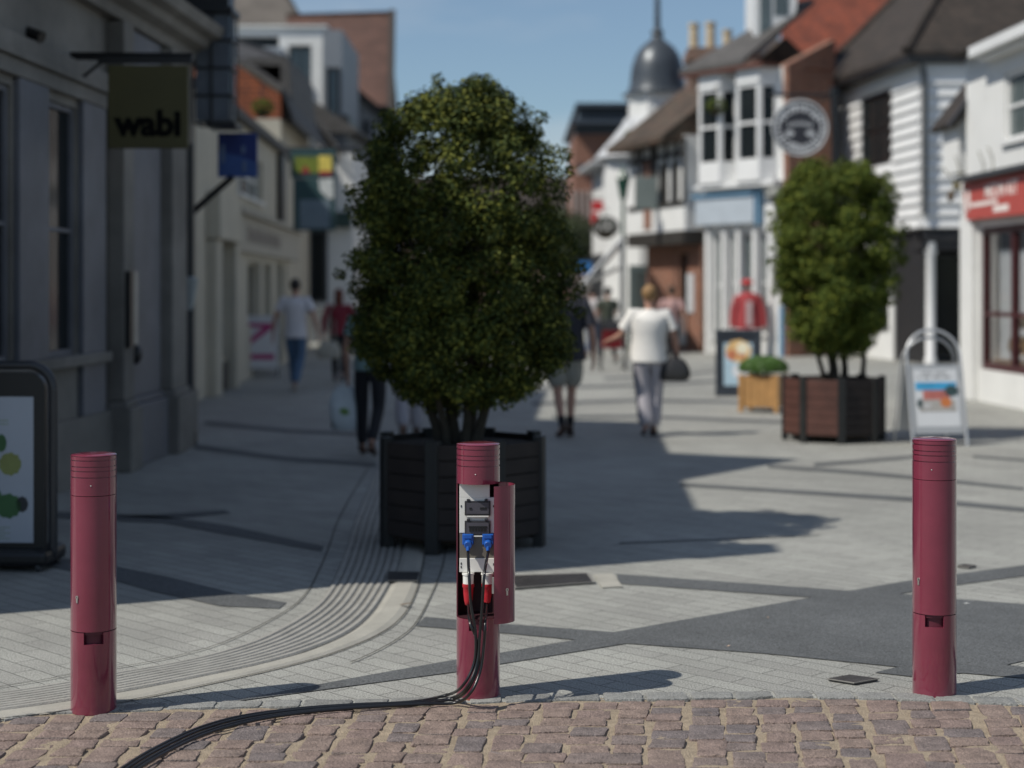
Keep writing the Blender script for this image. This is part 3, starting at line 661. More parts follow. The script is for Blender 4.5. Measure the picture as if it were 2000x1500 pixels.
gm_ = mat('leaf_green_print', (.05, .14, .05), .5); gl_ = mat('lime_print', (.25, .28, .09), .5); bk_ = mat('dark_print', (.03, .035, .04), .5); bl_ = mat('blue_print', (.10, .38, .62), .5); gt_ = mat('sage_print', (.30, .36, .30), .5)
for col, items in ((gm_, [(.19, .36, .075, .07), (.06, .45, .06, .1), (.0, .68, .05, .06), (.15, .72, .03, .05), (-.2, .5, .08, .08), (-.1, .38, .07, .06), (.1, .42, .05, .05)]), (gl_, [(.20, .60, .065, .065), (-.12, .62, .06, .06), (.02, .33, .05, .04)]),
                   (bk_, [(.27, .37, .035, .045), (.0, .93, .03, .02), (.02, .55, .03, .05)]), (bl_, [(-.05, .24, .05, .012), (.0, .255, .02, .015)])):
    for k, (x, z, rx, rz) in enumerate(items): m = MB(); blob(m, O, X, U, N, x, z, rx, rz, .0345+.0006*k, ir=.08); m.build('printed_fruit', col, ps)
for k in range(5): m = MB(); quad_on(m, O, X, U, N, -.25, .2-.03*(k % 2), .17+k*.016, .176+k*.016, .0345, .0352); m.build('printed_line', gt_, ps)
for k in range(2): m = MB(); quad_on(m, O, X, U, N, -.2, .19, .825+k*.02, .833+k*.02, .0345, .0352); m.build('printed_line', gt_, ps)
m = MB(); quad_on(m, O, X, U, N, -.45, .45, .03, .12, -.22, .16); m.build('base', black, t, .03)
for sx_ in (-1, 1):
    for sn in (-.18, .12):
        m = MB(); p = O+X*sx_*.40+N*sn+U*.032; m.tube([p-X*.012, p+X*.012], .032, 16); m.build('wheel', dkgrey, t)
# silver arch sign on the right
cb = G(1838, 872); O = Vector((cb.x, cb.y+.02, 0)); a = R(9); X = Vector((math.cos(a), math.sin(a), 0)); N = Vector((X.y, -X.x, 0)); U = Vector((0, 0, 1))
alu = mat('silver_tube', (.55, .56, .57), .4, .08, 6, metal=.5)
t = thing('pavement_sign', 'silver pavement sign with arched handle and bright harbour picture behind the closed bollard', 'pavement sign', tuple(O))
def hoop(sn, w, top, n0, ntop):
    pts = [O+X*(-w)+N*n0]
    zc = top-w*.92
    for i in range(15):
        th = PI-PI*i/14; z = zc+w*.92*math.sin(th); pts.append(O+X*(w*math.cos(th))+U*z+N*(n0+(ntop-n0)*z/top))
    return pts+[O+X*w+N*n0]
m = MB(); m.tube(hoop(1, .29, 1.18, 0, -.24), .017, 10); m.build('front_frame', alu, t)
m = MB(); m.tube(hoop(1, .29, 1.10, -.52, -.27), .015, 10); m.build('rear_frame', alu, t)
U2 = (U*1.0-N*.203).normalized(); O2 = O+N*.015
m = MB(); quad_on(m, O2, X, U2, N, -.262, .262, .13, .84, -.02, -.004); pn = m.build('panel', mat('grey_panel', (.42, .43, .44), .5, .05, 3), t)
m = MB(); quad_on(m, O, X, (U*1.0+N*.22).normalized(), N, -.262, .262, .13, .84, -.51, -.495); m.build('rear_panel', mat('grey_panel', (.42, .43, .44)), t)
m = MB(); quad_on(m, O2, X, U2, N, -.235, .235, .20, .79, -.003, .000); ps = m.build('poster', mat('clean_poster', (.72, .72, .72), .4, .04, 3), pn)
for nm, col, its in (('sky_print', (.06, .36, .62), [(-.225, .215, .58, .66)]), ('roof_print', (.50, .16, .13), [(-.15, .14, .48, .575)]), ('wall_print', (.45, .42, .38), [(-.2, .2, .355, .48)])):
    m = MB()
    for x0_, x1_, z0_, z1_ in its: quad_on(m, O2, X, U2, N, x0_, x1_, z0_, z1_, .0005, .0015+.0004*len(nm) % .002)
    m.build('printed_'+nm.split('_')[0], mat(nm, col, .5, .2, 12), ps)
for q_ in ((.16, .57, .075, .06), (-.19, .44, .03, .05)): m = MB(); blob(m, O2, X, U2, N, *q_, .002, ir=.2); m.build('printed_tree', mat('dk_tree_print', (.04, .07, .07), .5), ps)
m = MB(); blob(m, O2, X, U2, N, .09, .45, .06, .05, .0025, ir=.1); m.build('printed_awning', mat('orange_print', (.62, .20, .06), .5), ps)
m = MB(); blob(m, O2, X, U2, N, -.12, .42, .05, .035, .0025, ir=.1); m.build('printed_boat', mat('pale_print', (.6, .58, .56), .5), ps)
m = MB()
for j, (a0, a1) in enumerate(((-.15, -.03), (.0, .12), (-.19, -.16), (-.13, -.06), (-.03, .06), (.08, .16))): quad_on(m, O2, X, U2, N, a0, a1, .745-(j > 1)*.045, .765-(j > 1)*.045, .0005, .0015)
m.build('printed_heading', mat('grey_print', (.30, .30, .30), .5), ps)
# dark framed board in front of the white shop
cb = G(1443, 774); O = Vector((cb.x, cb.y, 0)); a = R(-4); X = Vector((math.cos(a), math.sin(a), 0)); N = Vector((X.y, -X.x, 0)); U2 = (U-N*.12).normalized()
t = thing('poster_board', 'dark framed board with a golden picture standing in front of the white shop', 'sign board', tuple(O)); fr = mat('blue_black_frame', (.03, .038, .05), .5, .1, 5)
m = MB()
for x0_, x1_, z0_, z1_ in ((-.345, -.265, .06, 1.0), (.265, .345, .06, 1.0), (-.265, .265, .06, .14), (-.265, .265, .92, 1.0)): quad_on(m, O, X, U2, N, x0_, x1_, z0_, z1_, -.05, 0)
m.build('frame', fr, t, .01)
m = MB(); quad_on(m, O, X, U2, N, -.345, .345, 0, .06, -.30, .05); m.build('base', fr, t, .02)
m = MB(); quad_on(m, O, X, U2, N, -.265, .265, .14, .92, -.045, -.02); bd = m.build('backboard', fr, t)
m = MB(); quad_on(m, O, X, U2, N, -.22, .21, .16, .80, -.019, -.016); ps = m.build('poster', mat('pale_blue_print', (.42, .58, .68), .5, .15, 6), bd)
for col, its, nm in (((.75, .50, .22), [(-.0, .68, .19, .17)], 'glow'), ((.55, .20, .10), [(-.1, .62, .08, .08), (.05, .6, .05, .04)], 'food'), ((.88, .82, .62), [(.06, .72, .09, .09)], 'dish'), ((.7, .72, .75), [(.03, .38, .13, .12)], 'glass')):
    m = MB()
    for k, q in enumerate(its): blob(m, O, X, U2, N, *q, {'glow': -.0155, 'food': -.0135, 'dish': -.0125, 'glass': -.0135}[nm], ir=.06)
    m.build('printed_'+nm, mat(nm+'_print', col, .5, .2, 10), ps)
# white board with pink stripes on the left
cb = G(506, 738); O = Vector((cb.x, cb.y, 0)); a = R(6); X = Vector((math.cos(a), math.sin(a), 0)); N = Vector((X.y, -X.x, 0)); U2 = (U-N*.1).normalized()
t = thing('sale_board', 'white pavement board with a slanting pink stripe outside the cream shop', 'sign board', tuple(O))
m = MB(); quad_on(m, O, X, U2, N, -.34, .34, .16, 1.13, -.04, 0); bd = m.build('panel', mat('board_white', (.62, .62, .63), .5, .05, 3), t, .01)
m = MB(); quad_on(m, O, X, (U+N*.2).normalized(), N, -.34, .34, .0, 1.08, -.42, -.40); m.build('rear_panel', mat('board_white', (.6, .6, .6)), t)
for sx_ in (-1, 1):
    m = MB(); quad_on(m, O, X, U2, N, sx_*.33-.02, sx_*.33+.02, 0, 1.15, -.05, -.01-.002); m.build('leg', dkgrey, t)
pk = mat('pink_print', (.42, .04, .17), .5, .1, 5)
m = MB(); quad_on(m, O, X, U2, N, -.27, .27, .33, .43, .0005, .002); m.build('pink_stripe', pk, bd)
m = MB(); quad_on(m, O, X, U2, N, -.27, .25, .91, .99, .0005, .002)
m.prism([O+X*x+U2*z+N*.0022 for x, z in ((-.27, .52), (.08, .91), (.25, .91), (-.27, .42+.1))], N*.001); m.prism([O+X*x+U2*z+N*.0022 for x, z in ((-.27, .52), (-.27, .62), (.06, .91), (.22, .91))], N*.0014)
m.build('pink_lettering', mat('pink_print', (.42, .04, .17), .5, .1, 5), bd)
# ================================================================== PEOPLE
skinm = mat('skin', (.46, .26, .19), .55, .06, 6)
def skin_mesh(name, verts, edges, rad, m, parent, T, sub=1):
    me = bpy.data.meshes.new(name); me.from_pydata([Vector(v) for v in verts], edges, []); o = bpy.data.objects.new(name, me); COL.objects.link(o)
    md = o.modifiers.new('s', 'SKIN'); md.use_smooth_shade = True; md.branch_smoothing = .3
    for i, r in enumerate(rad): me.skin_vertices[0].data[i].radius = r if isinstance(r, tuple) else (r, r); me.skin_vertices[0].data[i].use_root = (i == 0)
    if sub: sd = o.modifiers.new('d', 'SUBSURF'); sd.levels = sub; sd.render_levels = sub
    bpy.context.view_layer.update()
    ev = bpy.data.meshes.new_from_object(o.evaluated_get(bpy.context.evaluated_depsgraph_get())); bpy.data.objects.remove(o)
    mb = MB(); mb.add([T @ v.co for v in ev.vertices], [tuple(f.vertices) for f in ev.polygons], True)
    return mb.build(name, m, parent)
def chain(V, E, Rd, pts, start=None):
    prev = start
    for p, r in pts:
        V.append(p); Rd.append(r); i = len(V)-1
        if prev is not None: E.append((prev, i))
        prev = i
    return prev
def person(label, px, py, H, yaw, J, cloth, group=None, hair=None, X=None, w=1.0, longhair=False, noparts=False):
    c = G(px, py) if X is None else Vector(X); c.z = 0; t = thing('person', label, 'person', tuple(c), group); s = H/1.75
    T = Matrix.Translation(c) @ Matrix.Rotation(yaw, 4, 'Z') @ Matrix.Scale(s, 4)
    j = dict(pel=(0, 0, .95), sp=(0, 0, 1.1), ch=(0, -.01, 1.30), nk=(0, -.01, 1.45), h0=(0, .01, 1.545), h1=(0, .005, 1.625), h2=(0, -.005, 1.70),
        shL=(-.185, -.01, 1.40), elL=(-.25, -.05, 1.13), wrL=(-.26, .04, .88), shR=(.185, -.01, 1.40), elR=(.25, -.05, 1.13), wrR=(.26, .04, .88),
        hiL=(-.095, 0, .90), knL=(-.10, .05, .50), anL=(-.10, .02, .09), toL=(-.12, .15, .035), hiR=(.095, 0, .90), knR=(.10, .03, .50), anR=(.10, -.06, .09), toR=(.12, .08, .035))
    j.update(J); v = lambda k: Vector(j[k])
    V, E, Q = [], [], []
    a = chain(V, E, Q, [(v('pel'), (.12*w, .08*w)), (v('sp'), (.10*w, .07*w)), (v('ch'), (.115*w, .06)), (v('nk'), .052), (v('h0'), (.058, .066)), (v('h1'), (.072, .088)), (v('h2'), (.055, .068))])
    h1 = v('h1')
    chain(V, E, Q, [(h1+Vector((0, .10, -.012)), (.012, .014))], 5)                                      # nose
    for sg in (-1, 1): chain(V, E, Q, [(h1+Vector((sg*.082, -.005, -.01)), (.010, .02))], 5)             # ears
    for sd in 'LR':
        sg = -1 if sd == 'L' else 1
        sh, el, wr = v('sh'+sd), v('el'+sd), v('wr'+sd); dr = (wr-el).normalized(); pm = wr+dr*.075
        k = chain(V, E, Q, [(sh, .046), (sh.lerp(el, .5), .046), (el, .038), (el.lerp(wr, .35), .038), (wr, .024), (pm, (.020, .036))], 2)
        fw = Vector((0, 1, 0)); fw = (fw-dr*fw.dot(dr)).normalized()
        for f, (o_, ln) in enumerate(((-.027, .062), (-.009, .075), (.009, .080), (.027, .070))):
            b = pm+fw*o_+dr*.03; chain(V, E, Q, [(b, .010), (b+dr*ln*.5+Vector((-sg*.006, 0, 0)), .009), (b+dr*ln+Vector((-sg*.022, 0, 0)), .0075)], k)
        chain(V, E, Q, [(wr+dr*.03+fw*.035, .012), (wr+dr*.07+fw*.055, .009)], k)
        hi, kn, an, to = v('hi'+sd), v('kn'+sd), v('an'+sd), v('to'+sd)
        chain(V, E, Q, [(hi, .085*w), (hi.lerp(kn, .5), .072*w), (kn, .052), (kn.lerp(an, .3), .055), (kn.lerp(an, .75), .038), (an, .034), (an.lerp(to, .6)-Vector((0, 0, .01)), (.034, .028)), (to, (.034, .02))], 0)
    skin_mesh('body', V, E, Q, skinm, t, T)
    hm = hair or mat('brown_hair', (.06, .035, .02), .7, .3, 30)
    m = MB(); hh = v('h1'); m.ball(hh+Vector((0, -.022, .022)), .088, .098, .098, 16, 10, .03)
    if longhair: m.ball(hh+Vector((0, -.05, -.09)), .085, .06, .14, 14, 9, .05)
    m.v = [T @ q for q in m.v]; m.build('hair', hm, t)
    for sg in (-1, 1):
        m = MB(); m.ball(hh+Vector((sg*.03, .083, .004)), .011, .006, .007, 8, 6); m.v = [T @ q for q in m.v]; m.build('eye', black, t)
    m = MB(); m.ball(hh+Vector((0, .082, -.055)), .024, .008, .006, 10, 6); m.v = [T @ q for q in m.v]; m.build('mouth', mat('lips', (.3, .1, .09), .5), t)
    # top: lofted torso with tube sleeves
    tm = cloth['top']; hem = cloth.get('hem', .90); sl = cloth.get('sleeve', .62); ww = w; pel = v('pel'); m = MB()
    ch, nk, sp = v('ch'), v('nk'), v('sp'); R_ = [(Vector((pel.x, pel.y, hem-.01)), .150, .110), (Vector((pel.x, pel.y, hem)), .168, .128), (Vector((pel.x, pel.y, hem+.10)), .160, .122), (sp, .148, .112), (sp.lerp(ch, .5), .158, .116), (ch, .172, .12), (ch.lerp(nk, .45), .180, .108), (ch.lerp(nk, .75), .150, .088), (ch.lerp(nk, .92), .085, .072), (nk+Vector((0, 0, .01)), .062, .062)]
    sg_ = 20; vs = []
    for r_, (c_, rx_, ry_) in enumerate(R_):
        k_ = ww if r_ < 7 else 1+(ww-1)*.35
        for i in range(sg_):
            a_ = 2*PI*i/sg_; wr_ = 1+.022*math.sin(5*a_+r_*1.7)*(r_ < 6); vs.append(c_+Vector((rx_*k_*wr_*math.cos(a_), ry_*k_*wr_*math.sin(a_), 0)))
    m.add(vs, [(q_*sg_+i, q_*sg_+(i+1) % sg_, (q_+1)*sg_+(i+1) % sg_, (q_+1)*sg_+i) for q_ in range(len(R_)-1) for i in range(sg_)]+[tuple(range(sg_))[::-1], tuple((len(R_)-1)*sg_+i for i in range(sg_))], True)
    for sd in 'LR':
        sh, el, wr = v('sh'+sd), v('el'+sd), v('wr'+sd); inn = sh.lerp(Vector((0, sh.y, sh.z)), .45); kk = 1+(ww-1)*.4
        if sl <= 1: m.tube([inn, sh, sh.lerp(el, sl*.5), sh.lerp(el, sl), sh.lerp(el, sl-.02)], [.058*kk, .070*kk, .068*kk, .068*kk, .045], 12)
        else: m.tube([inn, sh, sh.lerp(el, .5), el, el.lerp(wr, .9)], [.055*kk, .068*kk, .060*kk, .052, .04], 12)
    m.v = [T @ q_ for q_ in m.v]; m.build('shirt', tm, t)
    V, E, Q = [], [], []; ln = cloth.get('leg', .93); fl = cloth.get('flare', .062)
    chain(V, E, Q, [(pel-Vector((0, 0, .0)), (.148*ww, .12*ww)), (pel+Vector((0, 0, .09)), (.14*ww, .11*ww))])
    for sd in 'LR':
        hi, kn, an = v('hi'+sd), v('kn'+sd), v('an'+sd)
        if ln > .6: pts = [(hi-Vector((0, 0, .04)), .10*ww), (hi.lerp(kn, .55), .088*ww), (kn, .072*ww), (kn.lerp(an, .5), fl*1.08), (kn.lerp(an, .98), fl)]
        else: pts = [(hi-Vector((0, 0, .04)), .105*ww), (hi.lerp(kn, .5), .098*ww), (hi.lerp(kn, .95), .092*ww)]
        chain(V, E, Q, pts, 0)
    skin_mesh('trousers' if ln > .6 else 'shorts', V, E, Q, cloth['legs'], t, T)
    for sd in 'LR':
        an, to = v('an'+sd), v('to'+sd); V, E, Q = [], [], []
        d = (to-an); heel = an-Vector((d.x, d.y, 0))*.35; heel.z = max(.04, an.z-.045); a_ = an.copy()
        chain(V, E, Q, [(heel, (.042, .036)), (heel.lerp(to, .5), (.046, .036)), (to, (.044, .026)), (to+Vector((d.x, d.y, 0))*.22-Vector((0, 0, .004)), (.03, .018))])
        chain(V, E, Q, [(a_+Vector((0, 0, cloth.get('ankle', .0))), .044)], 0)
        skin_mesh('shoe', V, E, Q, cloth['shoe'], t, T)
        if cloth.get('sock'):
            kn = v('kn'+sd); V, E, Q = [], [], []; chain(V, E, Q, [(an, .043), (an.lerp(kn, .2), .046), (an.lerp(kn, .38), .052)]); skin_mesh('sock', V, E, Q, cloth['sock'], t, T)
    return t, T
cl = lambda n, c: mat(n, c, .85, .08, 4, .2, 60)
jeans = cl('blue_denim', (.085, .15, .25)); wtee = cl('white_cotton', (.66, .65, .68)); ctee = cl('cream_cotton', (.80, .78, .74)); navy = cl('navy_cotton', (.022, .024, .035))
khaki = cl('stone_cotton', (.30, .29, .25)); lilac = cl('pale_grey_linen', (.40, .38, .41)); blackc = cl('black_cloth', (.014, .014, .018)); brownl = mat('brown_leather', (.05, .028, .02), .5)
whites = mat('white_shoe', (.5, .48, .44), .6); red_h = mat('auburn_hair', (.13, .035, .02), .7, .3, 30); blond = mat('dark_blond_hair', (.27, .16, .07), .7, .3, 30); dkh = mat('black_hair', (.015, .012, .011), .6, .3, 30)
walkA = dict(knL=(-.09, .14, .51), anL=(-.09, .20, .10), toL=(-.10, .33, .06), knR=(.09, .02, .50), anR=(.09, -.27, .17), toR=(.10, -.18, .05), elL=(-.27, -.12, 1.14), wrL=(-.27, -.13, .90), elR=(.27, .0, 1.13), wrR=(.26, .15, .93))
walkB = dict(knR=(.09, .13, .51), anR=(.09, .18, .10), toR=(.10, .31, .06), knL=(-.09, .02, .50), anL=(-.09, -.22, .14), toL=(-.10, -.12, .045), elR=(.27, -.10, 1.14), wrR=(.28, -.08, .88), elL=(-.27, -.02, 1.13), wrL=(-.27, .10, .90))
jA = dict(walkA); jA.update(anL=(-.02, .06, .09), knL=(-.06, .10, .50), toL=(-.03, .20, .04), anR=(.03, -.20, .12), knR=(.07, .02, .50), toR=(.04, -.1, .04), elL=(-.31, -.05, 1.14), wrL=(-.35, .02, .90), elR=(.30, -.03, 1.14), wrR=(.33, .05, .92))
person('man in white short sleeved shirt and blue jeans walking away past the white board', 577, 764, 1.78, R(-4), jA, dict(top=wtee, legs=jeans, shoe=whites, hem=.83, flare=.07), hair=dkh, w=1.12)
jB = dict(walkB); jB.update(anR=(.05, .02, .09), knR=(.08, .06, .50), toR=(.06, .14, .035), anL=(-.05, -.12, .11), knL=(-.07, .02, .50), elL=(-.33, .05, 1.15), wrL=(-.42, .22, 1.10), elR=(.29, -.04, 1.13), wrR=(.33, .03, .90))
tw, Tw = person('woman with short blond hair in cream T-shirt and pale loose trousers walking away', 1268, 852, 1.66, R(3), jB, dict(top=ctee, legs=lilac, shoe=blackc, hem=.86, flare=.09, sleeve=.7), hair=blond, w=1.33)
jC = dict(walkB); jC.update(anR=(.06, .08, .10), knR=(.08, .10, .50), anL=(-.05, -.16, .12), knL=(-.08, .0, .49), elR=(.27, -.06, 1.13), wrR=(.30, .05, .87))
person('man in black polo shirt and stone shorts walking away beside the big tree', 1104, 856, 1.80, R(6), jC, dict(top=navy, legs=khaki, shoe=brownl, sock=blackc, leg=.45, hem=.82, sleeve=.85, ankle=.05), hair=dkh, w=1.32)
jD = dict(walkA); jD.update(elL=(-.26, .02, 1.12), wrL=(-.26, .08, .86), elR=(.26, .0, 1.13), wrR=(.25, .10, .92), h0=(0, .05, 1.53), h1=(0, .07, 1.60), h2=(0, .07, 1.68), knL=(-.1, .08, .5), anL=(-.1, .08, .10), toL=(-.1, .2, .04))
tp, Tp = person('auburn haired woman in pale teal top and black trousers half hidden by the tree', 722, 892, 1.62, R(-10), jD, dict(top=cl('pale_teal_cotton', (.20, .30, .30)), legs=blackc, shoe=brownl, hem=.9, sleeve=.5), hair=red_h, longhair=True)
person('person in pale lilac trousers walking behind the trunk of the big tree', 800, 858, 1.68, R(8), walkB, dict(top=cl('grey_cotton', (.22, .22, .24)), legs=lilac, shoe=blackc, flare=.08), hair=dkh)
person('distant woman in dark red top walking left of the big tree', 662, 748, 1.62, R(0), walkA, dict(top=cl('dark_red_cotton', (.20, .02, .035)), legs=blackc, shoe=blackc, sleeve=1.2), hair=red_h, longhair=True)
person('distant person in a pink top partly hidden by the cream shirted woman', 1311, 716, 1.68, R(0), walkB, dict(top=cl('dusty_pink_cotton', (.45, .28, .26)), legs=blackc, shoe=brownl), hair=mat('brown_hair', (.06, .035, .02), .7))
person('distant dark haired person pushing the pushchair', 1187, 712, 1.66, R(20), dict(walkA, elL=(-.25, .05, 1.15), wrL=(-.2, .3, 1.05), elR=(.25, .05, 1.15), wrR=(.2, .3, 1.05)), dict(top=cl('olive_cotton', (.06, .07, .05)), legs=blackc, shoe=blackc), hair=dkh)
person('distant person in a patterned white top under the white awning', 1158, 700, 1.66, R(-20), walkB, dict(top=cl('white_check_cotton', (.45, .42, .42)), legs=cl('blue_cloth', (.05, .07, .12)), shoe=blackc), hair=dkh)
# pushchair
cp = G(1196, 722); t = thing('pushchair', 'distant black pushchair with a red seat on the sunny paving', 'pushchair', tuple(cp))
for x in (-.24, .24):
    for y in (-.25, .3):
        m = MB(); p = cp+Vector((x, y, .1)); m.tube([p-Vector((.015, 0, 0)), p+Vector((.015, 0, 0))], .1, 18); m.build('wheel', rubber, t)
    m = MB(); m.tube(smooth_path([cp+Vector((x, .3, .1)), cp+Vector((x, .0, .5)), cp+Vector((x, -.3, .95)), cp+Vector((x, -.42, 1.02))], 5), .013, 8); m.build('frame_rail', dkgrey, t)
    m = MB(); m.tube([cp+Vector((x, -.25, .1)), cp+Vector((x, .05, .55))], .012, 8); m.build('leg', dkgrey, t)
m = MB(); m.tube([cp+Vector((-.24, -.42, 1.02)), cp+Vector((.24, -.42, 1.02))], .015, 8); m.build('handle', rubber, t)
m = MB(); m.prism([cp+Vector((-.2, y, z)) for y, z in ((.28, .45), (-.05, .42), (-.25, .85), (-.19, .87), (-.01, .50), (.28, .52))], (.4, 0, 0)); m.build('seat', cl('red_cloth', (.35, .03, .04)), t, .02)
m = MB(); m.prism([cp+Vector((-.21, -.2+.26*math.sin(R(a)), .72+.26*math.cos(R(a)))) for a in range(-70, 81, 15)]+[cp+Vector((-.21, -.16+.2*math.sin(R(a)), .72+.22*math.cos(R(a)))) for a in range(80, -71, -15)], (.42, 0, 0)); m.build('hood', blackc, t)
# handbag, shoulder bag, carrier bag
def bag(name, label, o, w, d_, h, col, handle, cat, sag=.15):
    t = thing(name, label, cat, tuple(o)); m = MB(); seg = 20; vs = []; zs = [0, .08, .3, .6, .85, 1]; sc = [.75, .95, 1.05, .95, .75, .5]
    for z, s in zip(zs, sc):
        for i in range(seg):
            a = 2*PI*i/seg; cs, sn = math.cos(a), math.sin(a); e = 1+sag*.15*math.sin(3*a+z*5)
            vs.append(o+Vector((w/2*s*e*math.copysign(abs(cs)**.7, cs), d_/2*s*e*math.copysign(abs(sn)**.7, sn), z*h)))
    m.add(vs, [(j*seg+i, j*seg+(i+1) % seg, (j+1)*seg+(i+1) % seg, (j+1)*seg+i) for j in range(len(zs)-1) for i in range(seg)]+[tuple(range(seg))[::-1], tuple((len(zs)-1)*seg+i for i in range(seg))], True)
    b = m.build('bag_body', col, t); m = MB(); m.tube(smooth_path(handle, 6), .009, 8); m.build('strap', col, t); return t
hw = Tw @ Vector((.22, -.04, .72)); sh = Tw @ Vector((.21, -.02, 1.47))
bag('handbag', 'round dark shoulder bag hanging at the hip of the cream shirted woman', hw+Vector((.06, 0, -.08)), .34, .16, .25, mat('dark_leather', (.035, .034, .034), .45), [hw+Vector((-.04, 0, .14)), (hw+sh)/2+Vector((-.0, -.09, .0)), sh, (hw+sh)/2+Vector((.05, .08, 0)), hw+Vector((.12, 0, .14))], 'bag')
pw = Tp @ Vector((-.275, .10, .77)); bag('carrier_bag', 'white plastic carrier bag with a green print held by the auburn haired woman', pw+Vector((0, 0, -.47)), .33, .16, .42, mat('white_plastic_bag', (.55, .60, .62), .4, .1, 8, .4, 12), [pw+Vector((-.05, 0, -.06)), pw+Vector((0, 0, .02)), pw+Vector((.05, 0, -.06))], 'bag', 1)
m = MB(); m.ball(pw+Vector((-.02, -.072, -.30)), .06, .012, .05, 12, 6); g = m.build('printed_mark', mat('green_bag_print', (.16, .28, .07), .5), bpy.data.objects['carrier_bag'])
cs_ = G(655, 748)+Vector((-.10, -.12, .42)); bag('shoulder_bag', 'pale canvas shoulder bag beside the distant woman in dark red', cs_, .40, .16, .30, cl('canvas_bag', (.42, .40, .34)), [cs_+Vector((-.1, 0, .28)), cs_+Vector((.06, .05, .92)), cs_+Vector((.12, 0, .28))], 'bag')
# ================================================================== BUILDINGS, LEFT SIDE
random.seed(21)
def bldg(name, label, w, u=0): 
    p = w.p(u, 0, 0); return thing(name, label, 'building', (p.x, p.y, 0))
# --- nearest left building: grey shopfront with pilasters, shade-casting roof with end parapet and front gable
w = Wall((-3.85, 7.45), (-3.38, 17.4)); B = bldg('stone_building', 'grey painted stone shopfront with tall windows and deep cornice nearest on the left', w); L = w.L
wins = [(1.05, 2.15, 1.07, 3.08), (2.75, 3.85, 1.07, 3.08), (w.u(-62), w.u(22), 1.07, 3.08), (w.u(86), w.u(150), 1.07, 3.08)]
m = MB(); holes = list(wins); w.panel(m, 0, w.u(200), .55, 3.15, holes, -.25, 0)
w.box(m, w.u(200), L, 0, 4.3, -.25, -.02); w.box(m, 0, L, -.03, .55, -.25, .04); w.box(m, 0, w.u(199), 3.15, 4.3, -.25, -.01)
m.build('wall', stone, B)
m = MB(); w.box(m, 0, L, 4.3, 6.45, -.25, 0)
w.box(m, 0, L, 0, 6.45, -9, -.26); m.build('upper_wall', stone, B)
for a, b, c_, d_ in wins: window(w, a, b, c_, d_, B, stone2, glass, 1, 2, .045, -.03, False)
for a, b in ((w.u(26), w.u(84)), (w.u(152), w.u(196)), (2.2, 2.7), (.3, 1.0)):
    m = MB(); w.box(m, a, b, .551, 3.149, .0, .05); m.build('pilaster', stone2, B, .008)
m = MB(); w.box(m, 0, w.u(198), .98, 1.068, .002, .10); m.build('sill_band', stone, B, .01)
m = MB(); w.box(m, 0, w.u(196), 3.15, 3.27, 0, .06); w.box(m, 0, w.u(196), 3.275, 3.33, 0, .10); w.box(m, 0, w.u(197), 3.335, 3.45, 0, .075); m.build('fascia_band', stone, B, .006)
for a, b, n_ in ((w.u(212), w.u(232), .14), (w.u(240), w.u(300), .07), (w.u(306), w.u(320), .16), (w.u(325), w.u(345), .11), (w.u(350), w.u(362), .06)):
    m = MB(); w.box(m, a, b, .62, 3.95, -.02, n_); w.box(m, a-.03, b+.03, .0, .56, -.02, n_+.07)
    w.poly(m, [(a-.03, .561), (b+.03, .561), (b, .619), (a, .619)], -.02, n_+.03); m.build('pilaster', stone2 if n_ == .07 else stone, B, .012)
m = MB(); prof = [(0, 3.97), (.10, 3.97), (.12, 4.06), (.24, 4.10), (.27, 4.17), (.38, 4.20), (.42, 4.30), (.0, 4.34)]
m.prism([w.p(0, n_, z) for n_, z in prof], w.U*L); m.build('cornice', stone, B)
m = MB(); w.box(m, w.u(213), w.u(221), w.z(217, 678), w.z(217, 530), .14, .19); m.build('letter_slot_box', black, B)
m = MB(); w.box(m, w.u(222), w.u(234), w.z(228, 672), w.z(228, 530), .14, .165); m.build('side_plate', mat('cream_plate', (.45, .42, .36), .6), B)
m = MB(); q = w.p(w.u(246), .09, w.z(246, 692)); m.ball(q, .06, .06, .09, 12, 8); m.build('alarm_box', black, B)
for a, z0_ in ((1.2, 4.75), (3.0, 4.75), (4.8, 4.75), (6.6, 4.75), (8.4, 4.75)): # upper windows, proud frames
    window(w, a, a+.9, z0_, z0_+1.25, B, stone2, glass, 2, 2, .07, .07, True)
m = MB(); w.box(m, -.02, .32, 6.46, 7.15, -4.5, .05); m.build('parapet', stone, B)
m = MB(); m.prism([w.p(.33, n_, z) for n_, z in ((.12, 6.46), (.12, 6.54), (-4, 8.6), (-9, 6.5))], w.U*(L-.33)); m.build('roof', slate, B)
ga, gb = 3.65, 6.5; m = MB(); w.poly(m, [(ga, 6.3), (gb, 6.3), (5.05, 8.3)], -1.6, .02); m.build('gable', stone, B)
window(w, 4.75, 5.35, 6.6, 7.4, B, stone2, glass, 2, 1, .06, .09, False)
m = MB(); w.box(m, L+.03, L+5.7, 0, 7.6, -9, -2.1); m.build('added_shade_block', brick2, B)  # unseen block added so the lane gap beyond falls in shade
# security camera
t = thing('security_camera', 'small dark security camera high on the left building above the windows', 'camera', tuple(w.p(w.u(60), 0, 3.7)))
m = MB(); p = P3(72, 68, 12.3); p2 = P3(60, 95, 12.3); m.tube([w.p(w.u(58), 0, 3.42), p2, p+Vector((-.04, 0, -.02))], .014, 8); m.build('bracket', black, t)
m = MB(); m.tube([p+Vector((-.09, .0, .03)), p+Vector((.04, -.05, -.02))], [.042, .042], 14); m.tube([p+Vector((.041, -.051, -.021)), p+Vector((.055, -.056, -.027))], [.046, .046], 14); m.build('housing', black, t)
